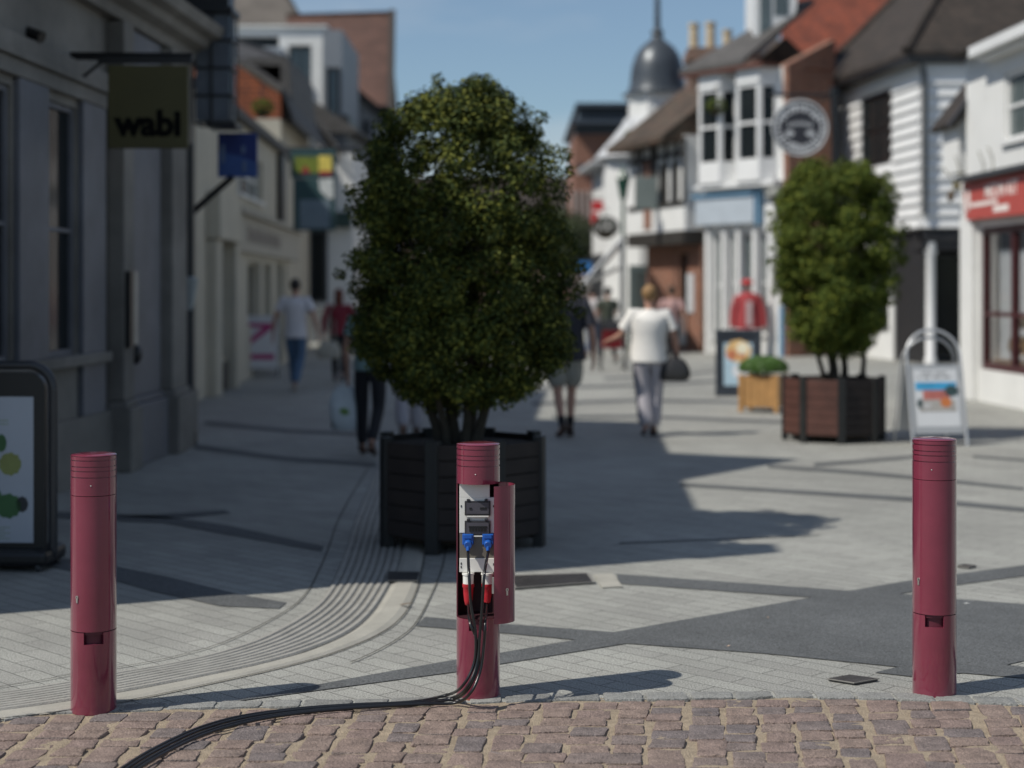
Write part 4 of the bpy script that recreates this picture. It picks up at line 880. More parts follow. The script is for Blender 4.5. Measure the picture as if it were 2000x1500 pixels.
# olive hanging sign
d = 13.3; O = P3(286, 290, d); t = thing('hanging_sign', 'square olive shop sign with dark rounded lettering hanging from a black bracket', 'hanging sign', tuple(O))
m = MB(); m.tube([P3(112, 112, d), P3(376, 114, d)], .022, 10); m.tube([P3(112, 104, d), P3(376, 106, d)], .012, 8); m.box(P3(192, 0, d).x, P3(374, 0, d).x, d-.02, d+.02, P3(0, 124, d).z, P3(0, 110, d).z); m.tube([P3(112, 190, d), P3(200, 120, d)], .014, 8)
m.build('bracket', black, t)
m = MB(); m.box(P3(212, 0, d).x, P3(368, 0, d).x, d-.02, d+.02, P3(0, 290, d).z, P3(0, 128, d).z); m.build('board', mat('olive_board', (.078, .068, .021), .6, .1, 3), t, .006)
bd = bpy.data.objects['board']
text('wabi', .285, P3(290, 243, d-.021), (1, 0, 0), (0, 0, 1), mat('matt_black', (.006, .006, .006), .95, .1, 3, spec=.1), 'lettering', bd, .003, .012)
# glazed lantern case
d = 17.0; O = P3(416, 240, d); t = thing('glazed_lantern', 'tall black framed glass lantern case hanging above the blue sign', 'lantern', tuple(O))
bx0, bx1 = P3(378, 0, d).x, P3(452, 0, d).x; zz0, zz1 = P3(0, 240, d).z, P3(0, 24, d).z; dd = .36
gl = mat('lantern_glass', (.14, .16, .19), .15, .25, 2)
m = MB(); m.box(bx0+.02, bx1-.02, d+.02, d+dd-.02, zz0+.03, zz1); m.build('glass_box', gl, t)
m = MB()
for x in (bx0, bx0+.19, bx1):
    for y in (d, d+dd): m.tube([(x, y, zz0), (x, y, zz1)], .013, 6)
for k in range(5):
    z = zz0+(zz1-zz0)*k/4; 
    for a, b in (((bx0, d), (bx1, d)), ((bx1, d), (bx1, d+dd)), ((bx0, d), (bx0, d+dd)), ((bx0, d+dd), (bx1, d+dd))): m.tube([(*a, z), (*b, z)], .011, 6)
m.build('frame', black, t)
m = MB(); m.box(bx0-.02+.15, bx1+.05, d-.05, d+dd+.05, zz0-.04, zz0+.01); m.build('base', black, t)
m = MB(); m.prism([(x, y, zz1) for x, y in ((bx0-.32, d-.08), (bx1+.02, d-.08), (bx1+.02, d+dd+.08), (bx0-.32, d+dd+.08))], (0, 0, .05)); m.prism([(x, y, zz1+.05) for x, y in ((bx0-.2, d), (bx1-.03, d), (bx1-.03, d+dd), (bx0-.2, d+dd))], (0, 0, .22)); m.build('hood', black, t)
# blue hanging sign on raking bracket
d = 17.4; O = P3(460, 345, d); t = thing('hanging_sign', 'square blue shop sign on a black raking bracket beside the dark post', 'hanging sign', tuple(O))
m = MB(); m.box(P3(426, 0, d).x, P3(503, 0, d).x, d-.015, d+.015, P3(0, 346, d).z, P3(0, 260, d).z); bd = m.build('board', mat('blue_board', (.045, .10, .30), .45, .35, 3), t, .004)
m = MB(); m.prism([P3(427, 261, d)-Vector((0, .018, 0)), P3(502, 261, d)-Vector((0, .018, 0)), P3(502, 318, d)-Vector((0, .018, 0)), P3(470, 305, d)-Vector((0, .018, 0)), P3(427, 296, d)-Vector((0, .018, 0))], (0, .003, 0)); m.build('printed_band', mat('deep_blue', (.014, .03, .16), .45, .2, 4), bd)
for a, b_, c_, e_ in ((432, 283, 440, 318), (472, 285, 480, 300), (474, 314, 482, 336)):
    m = MB(); m.box(P3(a, 0, d).x, P3(c_, 0, d).x, d-.022, d-.019, P3(0, e_, d).z, P3(0, b_, d).z); m.build('printed_mark', mat('grey_blue_print', (.12, .17, .28), .5), bd)
m = MB(); m.tube(smooth_path([P3(366, 470, d), P3(370, 425, d), P3(392, 400, d), P3(455, 345, d)], 5), .035, 8); m.build('bracket', black, t)
# dark post with small pale lamp
d = 16.9; O = G(370, 868); t = thing('lamp_post', 'slim black post with a pale conical lamp at the far corner of the grey shopfront', 'lamp post', tuple(O))
m = MB(); m.lathe((O.x, O.y, 0), [(.075, 0), (.075, .12), (.055, .16), (.05, 2.2), (.04, 3.1), (.001, 3.1)], 14); m.build('post', black, t)
m = MB(); m.lathe((O.x, O.y-.02, 0), [(.04, P3(0, 605, d).z), (.075, P3(0, 570, d).z), (.10, P3(0, 545, d).z), (.04, P3(0, 540, d).z)], 14); m.build('lamp_shade', mat('opal_shade', (.33, .36, .36), .4), t)
# --- cream shop
w = Wall((-4.5, 23.3), (-4.98, 37)); B = bldg('cream_shop', 'cream shop with long fascia and shaded doorway on the left behind the blue sign', w); L = w.L
w0, w1, w2, w3 = w.u(404), w.u(447), w.u(470), w.u(512)
H_ = [(w.u(418), w.u(440), .5, 2.5), (w.u(484), w.u(508), .95, 2.1), (w.u(515), w.u(530), .95, 2.1), (w.u(540), w.u(552), 0.05, 2.15), (w.u(556), w.u(570), .6, 2.15)]
m = MB(); w.panel(m, 0, L, -.03, 4.45, H_+[(w.u(465), w.u(512), 3.25, 4.0)], -.25, 0); w.box(m, 0, L, 0, 4.44, -7, -.26); m.build('wall', cream, B)
for a, b, c_, e_ in H_: window(w, a, b, c_, e_, B, cream, glass, 1, 1, .06, -.12, False)
window(w, w.u(465), w.u(512), 3.25, 4.0, B, wpaint, glassl, 3, 2, .06, -.1)
m = MB(); w.box(m, w.u(448), w.u(575), 2.24, 2.86, 0, .12); w.box(m, w.u(447), w.u(577), 2.865, 2.95, 0, .24); fas = m.build('fascia', mat('fascia_cream', (.38, .35, .29), .6, .1, 3), B)
m = MB(); m2_ = mat('fascia_letters', (.20, .17, .15), .6)
rnd = random.Random(8); u = w.u(470)
while u < w.u(535): l_ = rnd.uniform(.12, .3); m = MB(); w.box(m, u, u+l_, 2.42, 2.68+rnd.uniform(-.05, .03), .121, .127); u += l_+.12; m.build('faded_mark', m2_, fas)
m = MB(); w.box(m, w.u(402), w.u(446), 2.35, 3.05, 0, .22); m.build('console', cream, B, .02)
for a, b in ((w.u(403), w.u(414)), (w.u(442), w.u(450))): m = MB(); w.box(m, a, b, 0, 2.34, 0, .16); m.build('pilaster', cream, B, .01)
m = MB(); w.box(m, w.u(540), w.u(549), 2.95, 4.4, .02, .12); m.build('drainpipe', black, B)
m = MB(); w.box(m, w.u(416), w.u(440), 0, .45, .0, .05); m.build('plinth', dark, B)
m = MB(); w.box(m, -.1, L+.1, 4.45, 4.6, -7, .15); m.build('roof', slate, B)
# hanging baskets
def basket(label, px, py, d, r, flower=None, chain_=.35, leafm=None):
    O = P3(px, py, d); t = thing('hanging_basket', label, 'hanging basket', tuple(O)); m = MB(); m.lathe(O, [(.001, -r*.8), (r*.6, -r*.6), (r*.85, -r*.1), (r*.8, 0)], 14); m.build('basket', mat('moss_basket', (.05, .04, .025), .9, .3, 30), t)
    m = MB(); vs = []; fs = []
    for i in range(700):
        v = Vector((random.gauss(0, 1), random.gauss(0, 1), random.gauss(0, 1))).normalized(); o = O+Vector((v.x*r*1.1, v.y*r*1.1, r*.35+v.z*r*.85))*1; o = Vector((O.x+v.x*r*1.1, O.y+v.y*r*1.1, O.z+r*.3+v.z*r*.85))
        x = Vector((random.gauss(0, 1), random.gauss(0, 1), random.gauss(0, 1))).normalized(); y = x.orthogonal().normalized(); s_ = r*.13; k = len(vs); vs += [o-x*s_, o-y*s_*.6, o+x*s_, o+y*s_*.6]; fs.append((k, k+1, k+2, k+3))
    m.v = vs; m.f = fs; m.sm = [False]*len(fs); m.build('foliage', leafm or leafB, t, recalc=False)
    m = MB()
    for a in (0, 2.1, 4.2): m.tube([(O.x+r*.8*math.cos(a), O.y+r*.8*math.sin(a), O.z), (O.x, O.y, O.z+r+chain_)], .006, 5)
    m.build('chain', black, t)
basket('trailing green hanging basket in front of the orange tiled wall', 513, 215, 29, .17)
# --- orange tile-hung cottage with slate roof
def face(m, pts, d, th=.2): return m.prism([P3(x, y, d) for x, y in pts], (0, th, 0))
d = 38.2; O = P3(500, 600, d); B = thing('tile_hung_cottage', 'cottage with orange hung tiles under a brown slate roof behind the cream shop', 'building', (O.x, O.y, 0))
m = MB(); m.box(-9.5, P3(548, 0, d).x, d, d+5.5, 0, P3(0, 232, d).z); m.build('wall', cream, B)
m = MB(); face(m, [(380, 231), (380, 60), (455, 122), (548, 183), (548, 231)], d, .3); m.build('hung_tiles', tileo, B)
m = MB(); m.prism([P3(455, 112, d-.1), P3(552, 178, d-.1), P3(575, 240, d-.1), P3(640, 300, d+5), P3(560, 118, d+5), P3(400, 60, d+3)], (0, .12, .12)); m.build('roof', slate, B)
m = MB(); m.prism([P3(548, 120, d+.5), P3(566, 122, d+.5), P3(572, 235, d+.5), P3(548, 236, d+.5)], (0, 4.5, 0)); face(m, [(470, 112), (562, 112), (562, 128), (470, 126)], d+.6, 4); m.build('parapet', slate, B)
# --- small white gabled house
d = 44.0; O = P3(600, 600, d); B = thing('gabled_house', 'small white gabled house with dark sloping bargeboards left of the big tree', 'building', (O.x, O.y, 0))
m = MB(); face(m, [(556, 600), (556, 222), (578, 205), (655, 300), (690, 300), (690, 600)], d, 5); m.build('wall', white, B)
m = MB()
for a, b in (((568, 190), (662, 305)), ((578, 200), (540, 262))): q = P3(*a, d); r_ = P3(*b, d); m.prism([q, r_, r_-Vector((0, 0, .2)), q-Vector((0, 0, .2))], (0, -.25, 0))
m.build('bargeboard', dark, B)
m = MB(); m.prism([P3(573, 186, d-.35), P3(668, 304, d-.35), P3(668, 300, d+5), P3(573, 182, d+5)], (0, 0, .14)); m.prism([P3(573, 186, d-.35), P3(535, 262, d-.35), P3(535, 258, d+5), P3(573, 182, d+5)], (0, 0, .14)); m.build('roof', slate, B)
wf = Wall((P3(560, 0, d).x, d), (P3(700, 0, d).x, d))
for a, b_, c_, e_ in ((585, 330, 612, 400), (628, 330, 655, 400), (575, 450, 640, 590)): window(wf, wf.u(a), wf.u(c_), wf.z(a, e_), wf.z(a, b_), B, dkgrey, glass, 2, 1, .08, .07, False)
m = MB(); wf.box(m, wf.u(560), wf.u(688), wf.z(560, 445), wf.z(560, 415), .0, .35); m.build('shop_awning_box', mat('dark_green_paint', (.02, .05, .045), .5), B)
# picture sign and teal sign of the green shop
d = 31.0; O = P3(612, 450, d); t = thing('hanging_sign', 'tall teal framed sign with a bright yellow and red picture left of the big tree', 'hanging sign', tuple(O)); teal = mat('teal_paint', (.03, .075, .08), .5, .1, 4)
dx = lambda px: P3(px, 0, d).x; dz = lambda py: P3(0, py, d).z
m = MB(); m.box(dx(568), dx(656), d, d+.05, dz(348), dz(292)); m.box(dx(573), dx(655), d, d+.05, dz(450), dz(349)); bd = m.build('board', teal, t, .01)
ybd = d-.006
m = MB(); m.box(dx(575), dx(622), ybd, d-.001, dz(338), dz(306)); m.build('green_picture', mat('green_gold_print', (.18, .22, .03), .5, .5, 9), bd)
m = MB(); m.box(dx(622.5), dx(648), ybd, d-.001, dz(338), dz(304)); m.build('yellow_picture', mat('yellow_print', (.75, .60, .12), .5, .3, 9), bd)
m = MB(); m.prism([Vector((dx(x), ybd-.004, dz(y))) for x, y in ((588, 338), (597, 322), (606, 338))], (0, .003, 0)); m.build('red_flower', mat('red_print', (.35, .03, .04), .5), bd)
m = MB(); m.box(dx(624), dx(648), ybd-.004, ybd-.001, dz(342), dz(334)); m.build('red_edge', mat('red_print', (.35, .03, .04), .5), bd)
m = MB(); m.box(dx(585), dx(645), ybd, d-.001, dz(446), dz(390)); m.build('pale_panel', mat('grey_blue_panel', (.16, .21, .25), .5, .1, 4), bd)
m = MB(); m.prism([Vector((dx(x), ybd, dz(y))) for x, y in ((622, 350), (650, 348), (652, 388), (640, 388), (625, 372))], (0, .004, 0)); m.build('white_panel', mat('off_white_print', (.60, .62, .60), .5, .3, 7), bd)
m = MB(); m.tube([(dx(560), d+.05, dz(290)), (dx(700), d+.05, dz(290))], .03, 8); m.build('bracket', black, t)
# --- green-grey shop row beyond
w = Wall((-4.98, 49.2), (-4.4, 62)); B = bldg('grey_terrace', 'dark grey shop terrace on the left mostly hidden behind the big tree', w); m = MB()
H_ = [(1, 2.4, .5, 2.4), (3, 5.2, .5, 2.4), (6, 8.4, .5, 2.4), (9, 11.5, .5, 2.4), (1.2, 2.4, 3.7, 5.2), (4, 5.2, 3.7, 5.2), (7, 8.2, 3.7, 5.2), (10, 11.2, 3.7, 5.2)]
w.panel(m, 0, w.L, -.03, 6.3, H_, -.25, 0); w.box(m, 0, w.L, 0, 6.3, -6, -.26); m.build('wall', mat('slate_grey_render', (.12, .13, .14), .7, .1, 2), B)
for h in H_: window(w, *h, B, dkgrey, glass, 2, 2)
m = MB(); m.prism([w.p(-.2, n_, z) for n_, z in ((.35, 6.3), (.35, 6.4), (-3, 8.6), (-6.2, 6.3))], w.U*(w.L+.4)); m.build('roof', slate, B)
# --- white modern building
d = 52.0; O = P3(560, 600, d); B = thing('modern_white_block', 'white flat roofed block with recessed dark windows high on the left', 'building', (O.x, O.y, 0)); X0, X1 = P3(430, 0, d).x, P3(634, 0, d).x
Z = lambda py, dd=d: P3(0, py, dd).z
wf = Wall((X0, d), (X1, d)); m = MB(); wf.panel(m, 0, wf.L, 0, Z(54), [(wf.u(460), wf.u(545), Z(92), Z(70)), (wf.u(563), wf.u(608), Z(205), Z(88))], -.5, 0); wf.box(m, 0, wf.L, 0, Z(56), -7, -.51); m.build('wall', white, B)
window(wf, wf.u(460), wf.u(545), Z(92), Z(70), B, dkgrey, glass, 2, 1, .06, -.3, False); window(wf, wf.u(563), wf.u(608), Z(205), Z(88), B, dkgrey, glassl, 2, 1, .06, -.3, False)
m = MB(); wf.box(m, wf.u(448), wf.u(556), Z(115), Z(97), .0, .5); m.build('balcony_slab', mat('grey_blue_panel2', (.28, .31, .35), .5), B)
m = MB(); wf.box(m, -.1, wf.L+.1, Z(54), Z(50), -7.1, .1); m.build('coping', white, B)
m = MB(); m.box(X1+.002, P3(668, 0, d-.6).x, d-.6, d+5, 0, Z(64)); m.build('side_bay', mat('mid_grey_cladding', (.20, .22, .245), .6, .08, 2), B)
wb = Wall((X1, d-.6), (P3(668, 0, d-.6).x, d-.6)); window(wb, wb.u(637), wb.u(664), wb.z(650, 232), wb.z(650, 132), B, black, mat('blue_glass', (.06, .10, .13), .1), 2, 1, .1, .07, False)
m = MB(); wb.box(m, wb.u(667), wb.u(682), 0, wb.z(667, 225), -3, .1); m.build('downpipe_strip', black, B)
# --- brown tiled big roof
d = 60.0; O = P3(690, 600, d); B = thing('big_roof_house', 'tall house with a great russet tiled roof behind the white modern block', 'building', (O.x, O.y, 0))
m = MB(); m.box(P3(560, 0, d).x, P3(757, 0, d).x, d+2, d+9, 0, Z(225, d)); m.build('wall', mat('grey_cladding', (.22, .235, .25), .7, .1, 2), B)
e0, e1, r0, r1 = P3(560, 232, d-1), P3(756, 232, d-1), P3(560, 34, d+5), P3(760, 28, d+5)
m = MB(); m.prism([e0, e1, r1, r0], (0, .12, .12)); m.prism([r0, r1, r1+Vector((0, 5.5, -3.6)), r0+Vector((0, 5.5, -3.6))], (0, -.1, .12)); m.build('roof', tilem, B)
m = MB(); m.prism([e1+Vector((.002, 0, -.15)), e1+Vector((.002, 0, .2)), r1+Vector((.002, 0, .2)), r1+Vector((.002, 0, -.2))], (.25, 0, 0)); m.prism([P3(672, 150, d-1.6), P3(758, 222, d-1.6), P3(758, 240, d-1.6), P3(672, 170, d-1.6)], (0, .4, 0)); m.build('verge', dark, B)
wf = Wall((P3(680, 0, d-1.4).x, d-1.4), (P3(756, 0, d-1.4).x, d-1.4))
m = MB(); wf.poly(m, [(0, 0), (wf.L, 0), (wf.L, wf.z(756, 236)), (0, wf.z(680, 172))], -3, 0); m.build('front_wall', mat('grey_cladding', (.22, .235, .25)), B)
window(wf, wf.u(710), wf.u(722), wf.z(710, 330), wf.z(710, 235), B, dkgrey, glass, 1, 2, .08, .07, False)
window(wf, wf.u(738), wf.u(750), wf.z(738, 290), wf.z(738, 252), B, wpaint, glassl, 1, 1, .08, .07, False)
# --- grey-brown roof at the very top left
d = 66.0; O = P3(500, 600, d); B = thing('grey_roof_house', 'house whose grey brown slope rises above the white modern block', 'building', (O.x, O.y, 0))
m = MB(); m.box(P3(350, 0, d).x, P3(588, 0, d).x, d, d+8, 0, Z(60, d)); m.build('wall', brick2, B)
m = MB(); m.prism([P3(340, 64, d-.5), P3(594, 64, d-.5), P3(540, -30, d+4), P3(340, -30, d+4)], (0, .15, .15)); m.build('roof', mat('lichen_slates', (.115, .10, .085), .85, .3, 1), B)
m = MB(); m.prism([P3(596, 66, d-.6), P3(543, -32, d+3.9), P3(552, -32, d+3.9), P3(607, 66, d-.6)], (0, .5, 0)); m.build('verge', dark, B)
# ================================================================== BUILDINGS, RIGHT SIDE
# --- red-fascia shop at the right edge
w = Wall((6.92, 18.5), (6.68, 24.1)); B = bldg('red_shop', 'white rendered shop with red fascia and dark red window frames at the right edge', w); L = w.L
plum = mat('dark_red_frame', (.06, .012, .014), .45, .1, 4)
ua, ub = w.u(2280), w.u(1914); hz = [(min(ua, ub), max(ua, ub), .46, 2.48)]; u1w, u2w = w.u(2040), w.u(1962)
m = MB(); w.panel(m, 0, L, -.03, 5.0, hz+[(min(u1w, u2w), max(u1w, u2w), 3.62, 4.55)], -.3, 0); w.box(m, 0, L, 0, 4.99, -6, -2.2); w.box(m, 0, L, 2.6, 4.98, -2.19, -.31); w.box(m, 0, L, 0, .1, -2.19, -.31); m.build('wall', white, B)
m = MB(); w.box(m, hz[0][0], hz[0][1], .46, 2.47, -2.18, -2.1); m.build('back_room', mat('dim_interior', (.03, .018, .012), .8, .3, 3), B)
fr = MB(); a, b = hz[0][0], hz[0][1]; w.box(fr, a, b, .46, .56, -.14, -.04); w.box(fr, a, b, 2.38, 2.48, -.14, -.04); w.box(fr, a, b, 1.22, 1.28, -.13, -.05)
for k in range(6): u = a+(b-a)*k/5; w.box(fr, u-.045, u+.045, .561, 2.379, -.139, -.041)
f_ = fr.build('window_frame', plum, B)
m = MB(); w.box(m, a, b, .56, 2.38, -.10, -.09); m.build('pane', mat('clear_shop_glass', (.9, .9, .9), .03, .01, 1, trans=1.0), f_)
for (u_, z_, r_, col) in ((.25, .62, .16, (.55, .42, .25)), (.7, .62, .14, (.5, .30, .12)), (1.1, .6, .15, (.6, .55, .45)), (1.7, .62, .16, (.45, .35, .25)), (.45, 1.0, .1, (.6, .5, .4))):
    m = MB(); q = w.p(b-u_-.1, -.45, z_+.05); m.lathe(q, [(.001, 0), (r_*.7, 0), (r_, r_*.8), (r_*.8, r_*1.5), (r_*.3, r_*1.7), (.001, r_*1.7)], 12)
    tag(m.build('display_jar', mat('jar_%d' % int(col[0]*100+col[1]*1000), col, .4)), 'bulbous %s display jar in the red shop window %s' % ({.55: 'tan', .5: 'amber', .6: 'cream', .45: 'brown'}[col[0]], {.25: 'nearest its far end', .7: 'second from its far end', 1.1: 'below the middle bar', 1.7: 'towards the picture edge', .45: 'raised above the others'}[u_]), 'jar')
m = MB(); w.box(m, a, b, .47, .60, -.8, -.16); m.build('display_shelf', oak, B)
u0_, u1_ = w.u(1893), w.u(1910); m = MB(); w.box(m, min(u0_, u1_), L+.02, 0, 3.2, .0, .09); m.build('corner_pilaster', white, B, .01)
redf = mat('red_fascia_paint', (.46, .085, .07), .4, .06, 3)
m = MB(); w.poly(m, [(0, 2.56), (w.u(1906), 2.60), (w.u(1899), 3.14), (0, 3.12)], .02, .14); fs_ = m.build('fascia_sign', redf, B)
m = MB(); w.box(m, 0, w.u(1898), 3.15, 3.22, 0, .26); m.build('fascia_cap', dkgrey, B)
uc = w.u(1968)
text('MEDIN KIT', .27, w.p(w.u(1975), .142, 2.95), -w.U, (0, 0, 1), mat('pale_letters', (.8, .72, .68), .5), 'lettering', fs_, .004, .004)
for j, (a_, b_, zc_, th_) in enumerate(((1915, 1968, 2.80, .03), (1960, 1990, 2.70, .045))): m = MB(); w.box(m, w.u(a_), w.u(b_), zc_-th_, zc_+th_, .14, .143); m.build('blurred_line', mat('pale_letters', (.8, .72, .68), .5), fs_)
m = MB(); blob(m, w.p(w.u(1910), .142, 2.88), w.U, Vector((0, 0, 1)), w.N, 0, 0, .09, .16, .001, ir=.1); m.build('emblem', mat('pale_letters', (.8, .72, .68), .5), fs_)
window(w, u1w, u2w, 3.62, 4.55, B, wpaint, glassl, 2, 2, .06, -.04)
m = MB(); w.box(m, 0, w.u(1932), 4.86, 5.0, 0, .30); w.box(m, 0, w.u(1934), 4.80, 4.855, 0, .18); m.build('cornice', wpaint, B)
m = MB(); m.prism([w.p(0, n_, z) for n_, z in ((.30, 5.0), (-3, 6.6), (-6, 5.0))], w.U*L); m.build('roof', tileb, B)
# oriel at the far end under a small dark roof
d = 24.3; m = MB(); face(m, [(1872, 335), (1872, 232), (1932, 150), (1940, 150), (1940, 335)], d, .9); m.build('side_wing', white, B)
m = MB(); m.prism([P3(1855, 240, d-.15), P3(1944, 122, d-.15), P3(1944, 150, d-.15), P3(1868, 246, d-.15)], (0, 1.2, 0)); m.build('wing_roof', tileb, B)
m = MB(); m.prism([P3(1853, 244, d-.25), P3(1946, 116, d-.25), P3(1946, 128, d-.25), P3(1858, 250, d-.25)], (0, .14, 0)); m.build('bargeboard', black, B)
# flower pendants on the shop
for k, (px, py, dd, lab) in enumerate(((1857, 383, 24.0, 'lowest dried flower pendant hanging at the far end of the red fascia'), (1868, 360, 24.1, 'dried flower pendant hanging just above the lowest one'), (1914, 352, 23.2, 'dark flower pendant hanging over the end of the red fascia'), (1933, 345, 22.9, 'straw coloured flower pendant in front of the red fascia cap'))):
    O = P3(px, py, dd); t = thing('flower_pendant', lab, 'flower pendant', tuple(O), None); m = MB(); m.ball(O, .055, .055, .08, 10, 7, .25); m.build('flower_head', mat('dried_flower_%d' % (k % 2), ((.13, .10, .07), (.25, .21, .11))[k % 2], .9, .4, 20), t)
    m = MB(); m.tube(smooth_path([O, O+Vector((.05, 0, .18)), O+Vector((-.02 if k else -.12, 0, .42))], 4), .009, 5); m.build('stem', mat('dry_stem', (.22, .21, .15), .8), t)
# --- white weatherboarded corner house
c0, c1, c2 = (8.75, 35.0), (8.04, 42.6), (13.2, 35.0)
ws = Wall(c0, c1); wf = Wall(c0, c2); B = thing('weatherboard_house', 'white weatherboarded corner house with dark tiled roof behind the sunlit tree', 'building', (8.75, 35, 0))
wu0, wu1 = ws.u(1746), ws.u(1686); wz0, wz1 = ws.z(1716, 322), ws.z(1716, 182)
m = MB(); ws.panel(m, 0, ws.L, 2.9, 6.55, [(wu0, wu1, wz0, wz1)], -.2, 0); wf.panel(m, 0, wf.L, 2.9, 6.55, [], -.2, 0)
m.prism([(8.95, 35.25, 2.9), (8.25, 42.6, 2.9), (13.2, 42.6, 2.9), (13.2, 35.25, 2.9)], (0, 0, 3.6))
wall_ = m.build('wall', white, B)
m = MB(); bh = .255; z = 2.92
while z < 6.3:
    for ww_, ok in ((ws, True), (wf, False)):
        for (a, b) in (((.0, wu0), (wu1, ws.L)) if (ok and wz0-.1 < z < wz1) else ((0, ww_.L),)):
            m.hexa([ww_.p(a, .004, z), ww_.p(b, .004, z), ww_.p(b, .085, z), ww_.p(a, .085, z), ww_.p(a, .004, z+bh), ww_.p(b, .004, z+bh), ww_.p(b, .014, z+bh), ww_.p(a, .014, z+bh)])
    z += bh
m.build('weatherboards', wpaint, B)
window(ws, wu0, wu1, wz0, wz1, B, black, glass, 2, 2, .08, .03, False)
m = MB(); q = Vector((8.72, 34.9, 0)); m.tube([q+Vector((0, -.04, 6.45)), q+Vector((.06, -.05, 6.1)), q+Vector((.06, -.05, 3.2))], .06, 10); m.build('drainpipe', dkgrey, B)
m = MB(); m.box(8.5, 13.3, 34.80, 34.93, 6.42, 6.56); m.prism([ws.p(-.3, .25, 6.42), ws.p(ws.L, .25, 6.6), ws.p(ws.L, .4, 6.6), ws.p(-.3, .4, 6.42)], (0, 0, .13)); m.build('gutter', black, B)
A_, B_, C_, D_ = Vector((8.38, 34.86, 6.55)), Vector((7.68, 43.0, 6.72)), Vector((13.4, 43, 6.6)), Vector((13.4, 34.86, 6.55)); E_, F_ = Vector((11.3, 38.8, 10.6)), Vector((13.4, 38.8, 10.6))
m = MB()
for q in ([A_, D_, F_, E_], [B_, A_, E_], [C_, B_, E_, F_]): m.prism(q, (0, 0, .12))
m.build('roof', tileb, B)
m = MB()
for a_, b_ in ((A_, E_), (B_, E_)): m.tube([a_+Vector((0, 0, .13)), b_+Vector((0, 0, .13))], .1, 8)
m.build('hip_tiles', tileb, B)
m = MB(); m.box(8.78, 13.1, 36.6, 42.4, 0, 2.89); m.build('ground_floor', mat('dark_shop_wall', (.02, .02, .022), .6), B)
m = MB(); m.box(8.76, 10.9, 35.02, 36.59, 2.45, 2.89); m.box(8.76, 13.1, 34.98, 35.3, 2.62, 2.89); m.build('shop_header', mat('dark_shop_wall', (.02, .02, .022)), B)
m = MB(); m.box(10.35, 13.1, 35.05, 36.59, 0, 2.44); m.build('shop_return', white, B)
wg = Wall((8.8, 36.55), (10.34, 36.55))
window(wg, .05, .5, .3, 2.4, B, dkgrey, glass, 1, 1, .06, .07, False); window(wg, .55, 1.35, .05, 2.4, B, dkgrey, glass, 1, 1, .08, .07, False, 'door')
m = MB(); m.lathe((8.97, 35.12, 0), [(.13, 0), (.13, .1), (.10, .14), (.095, 2.3), (.13, 2.38), (.13, 2.61)], 16); m.build('column', wpaint, B)
m = MB(); m.box(8.06, 8.74, 41.2, 42.5, 0, 2.89); m.build('side_bay', white, B); 
_p = ws.p(ws.u(1738), -.08, 0); m = MB(); ws.box(m, .15, ws.u(1740), 0, 2.88, -.3, -.1); m.build('dark_corner_panel', mat('dark_shop_wall', (.02, .02, .022)), B)
wsg = Wall((_p.x, _p.y), (8.1, 41.15)); m = MB(); wsg.panel(m, 0, wsg.L, 0, 2.89, [(.3, 1.5, .75, 2.4), (1.8, 2.9, .75, 2.4)], -.12, 0); m.build('side_shopfront', white, B)
for h in ((.3, 1.5, .75, 2.4), (1.8, 2.9, .75, 2.4)): window(wsg, *h, B, black, glass, 2, 1)
# round sign
d = 30.0; O = P3(1562, 250, d); t = thing('round_sign', 'round black and white wreath patterned sign on a black bracket above the sunlit tree', 'hanging sign', tuple(O)); Ry = Vector((1, 0, 0)); Rz = Vector((0, 0, 1)); Nn = Vector((0, -1, 0)); rr = 54*d/3200
m = MB(); blob(m, O, Ry, Rz, Nn, 0, 0, rr, rr, -.03, 40, .06); bd = m.build('disc', mat('charcoal_disc', (.03, .03, .038), .5, .1, 5), t)
sil = mat('pale_sign_marks', (.55, .56, .57), .5)
m = MB(); pts = [O+Vector((rr*math.sin(a_)*.985, -.035, rr*math.cos(a_)*.985)) for a_ in [2*PI*i/40 for i in range(41)]]; m.tube(pts, .022, 6); m.build('rim', sil, t)
m = MB(); rnd = random.Random(3)
for ring_, n_, s_ in ((.80, 30, .05), (.66, 24, .045), (.5, 5, .0)):
    for k in range(n_):
        a_ = 2*PI*k/n_
        if ring_ == .66 and abs(math.cos(a_)) < .35: continue
        if s_: blob(m, O, Ry, Rz, Nn, rr*ring_*math.sin(a_), rr*ring_*math.cos(a_), s_*rnd.uniform(.5, 1.1), s_*rnd.uniform(.5, 1.1), .031+.0004*(k % 3), 8, .002, 0, .2)
m.build('wreath_marks', sil, bd)
m = MB()
for k in range(7): blob(m, O, Ry, Rz, Nn, (k-3)*rr*.13, rr*(.16-.008*(k-3)**2), .022, .045, .031, 6, .002)
blob(m, O, Ry, Rz, Nn, rr*-.38, -rr*.2, .09, .05, .031, 12, .002); blob(m, O, Ry, Rz, Nn, rr*.38, -rr*.2, .09, .05, .031, 12, .002); m.build('centre_marks', sil, bd)
m = MB(); m.tube([P3(1500, 185, d), P3(1645, 185, d)], .03, 8); m.tube([P3(1600, 200, d), P3(1640, 180, d)], .015, 6); m.build('bracket', black, t)
m = MB(); m.tube([P3(1628, 170, d), P3(1632, 330, d)], .07, 10); m.build('post_strap', black, t)
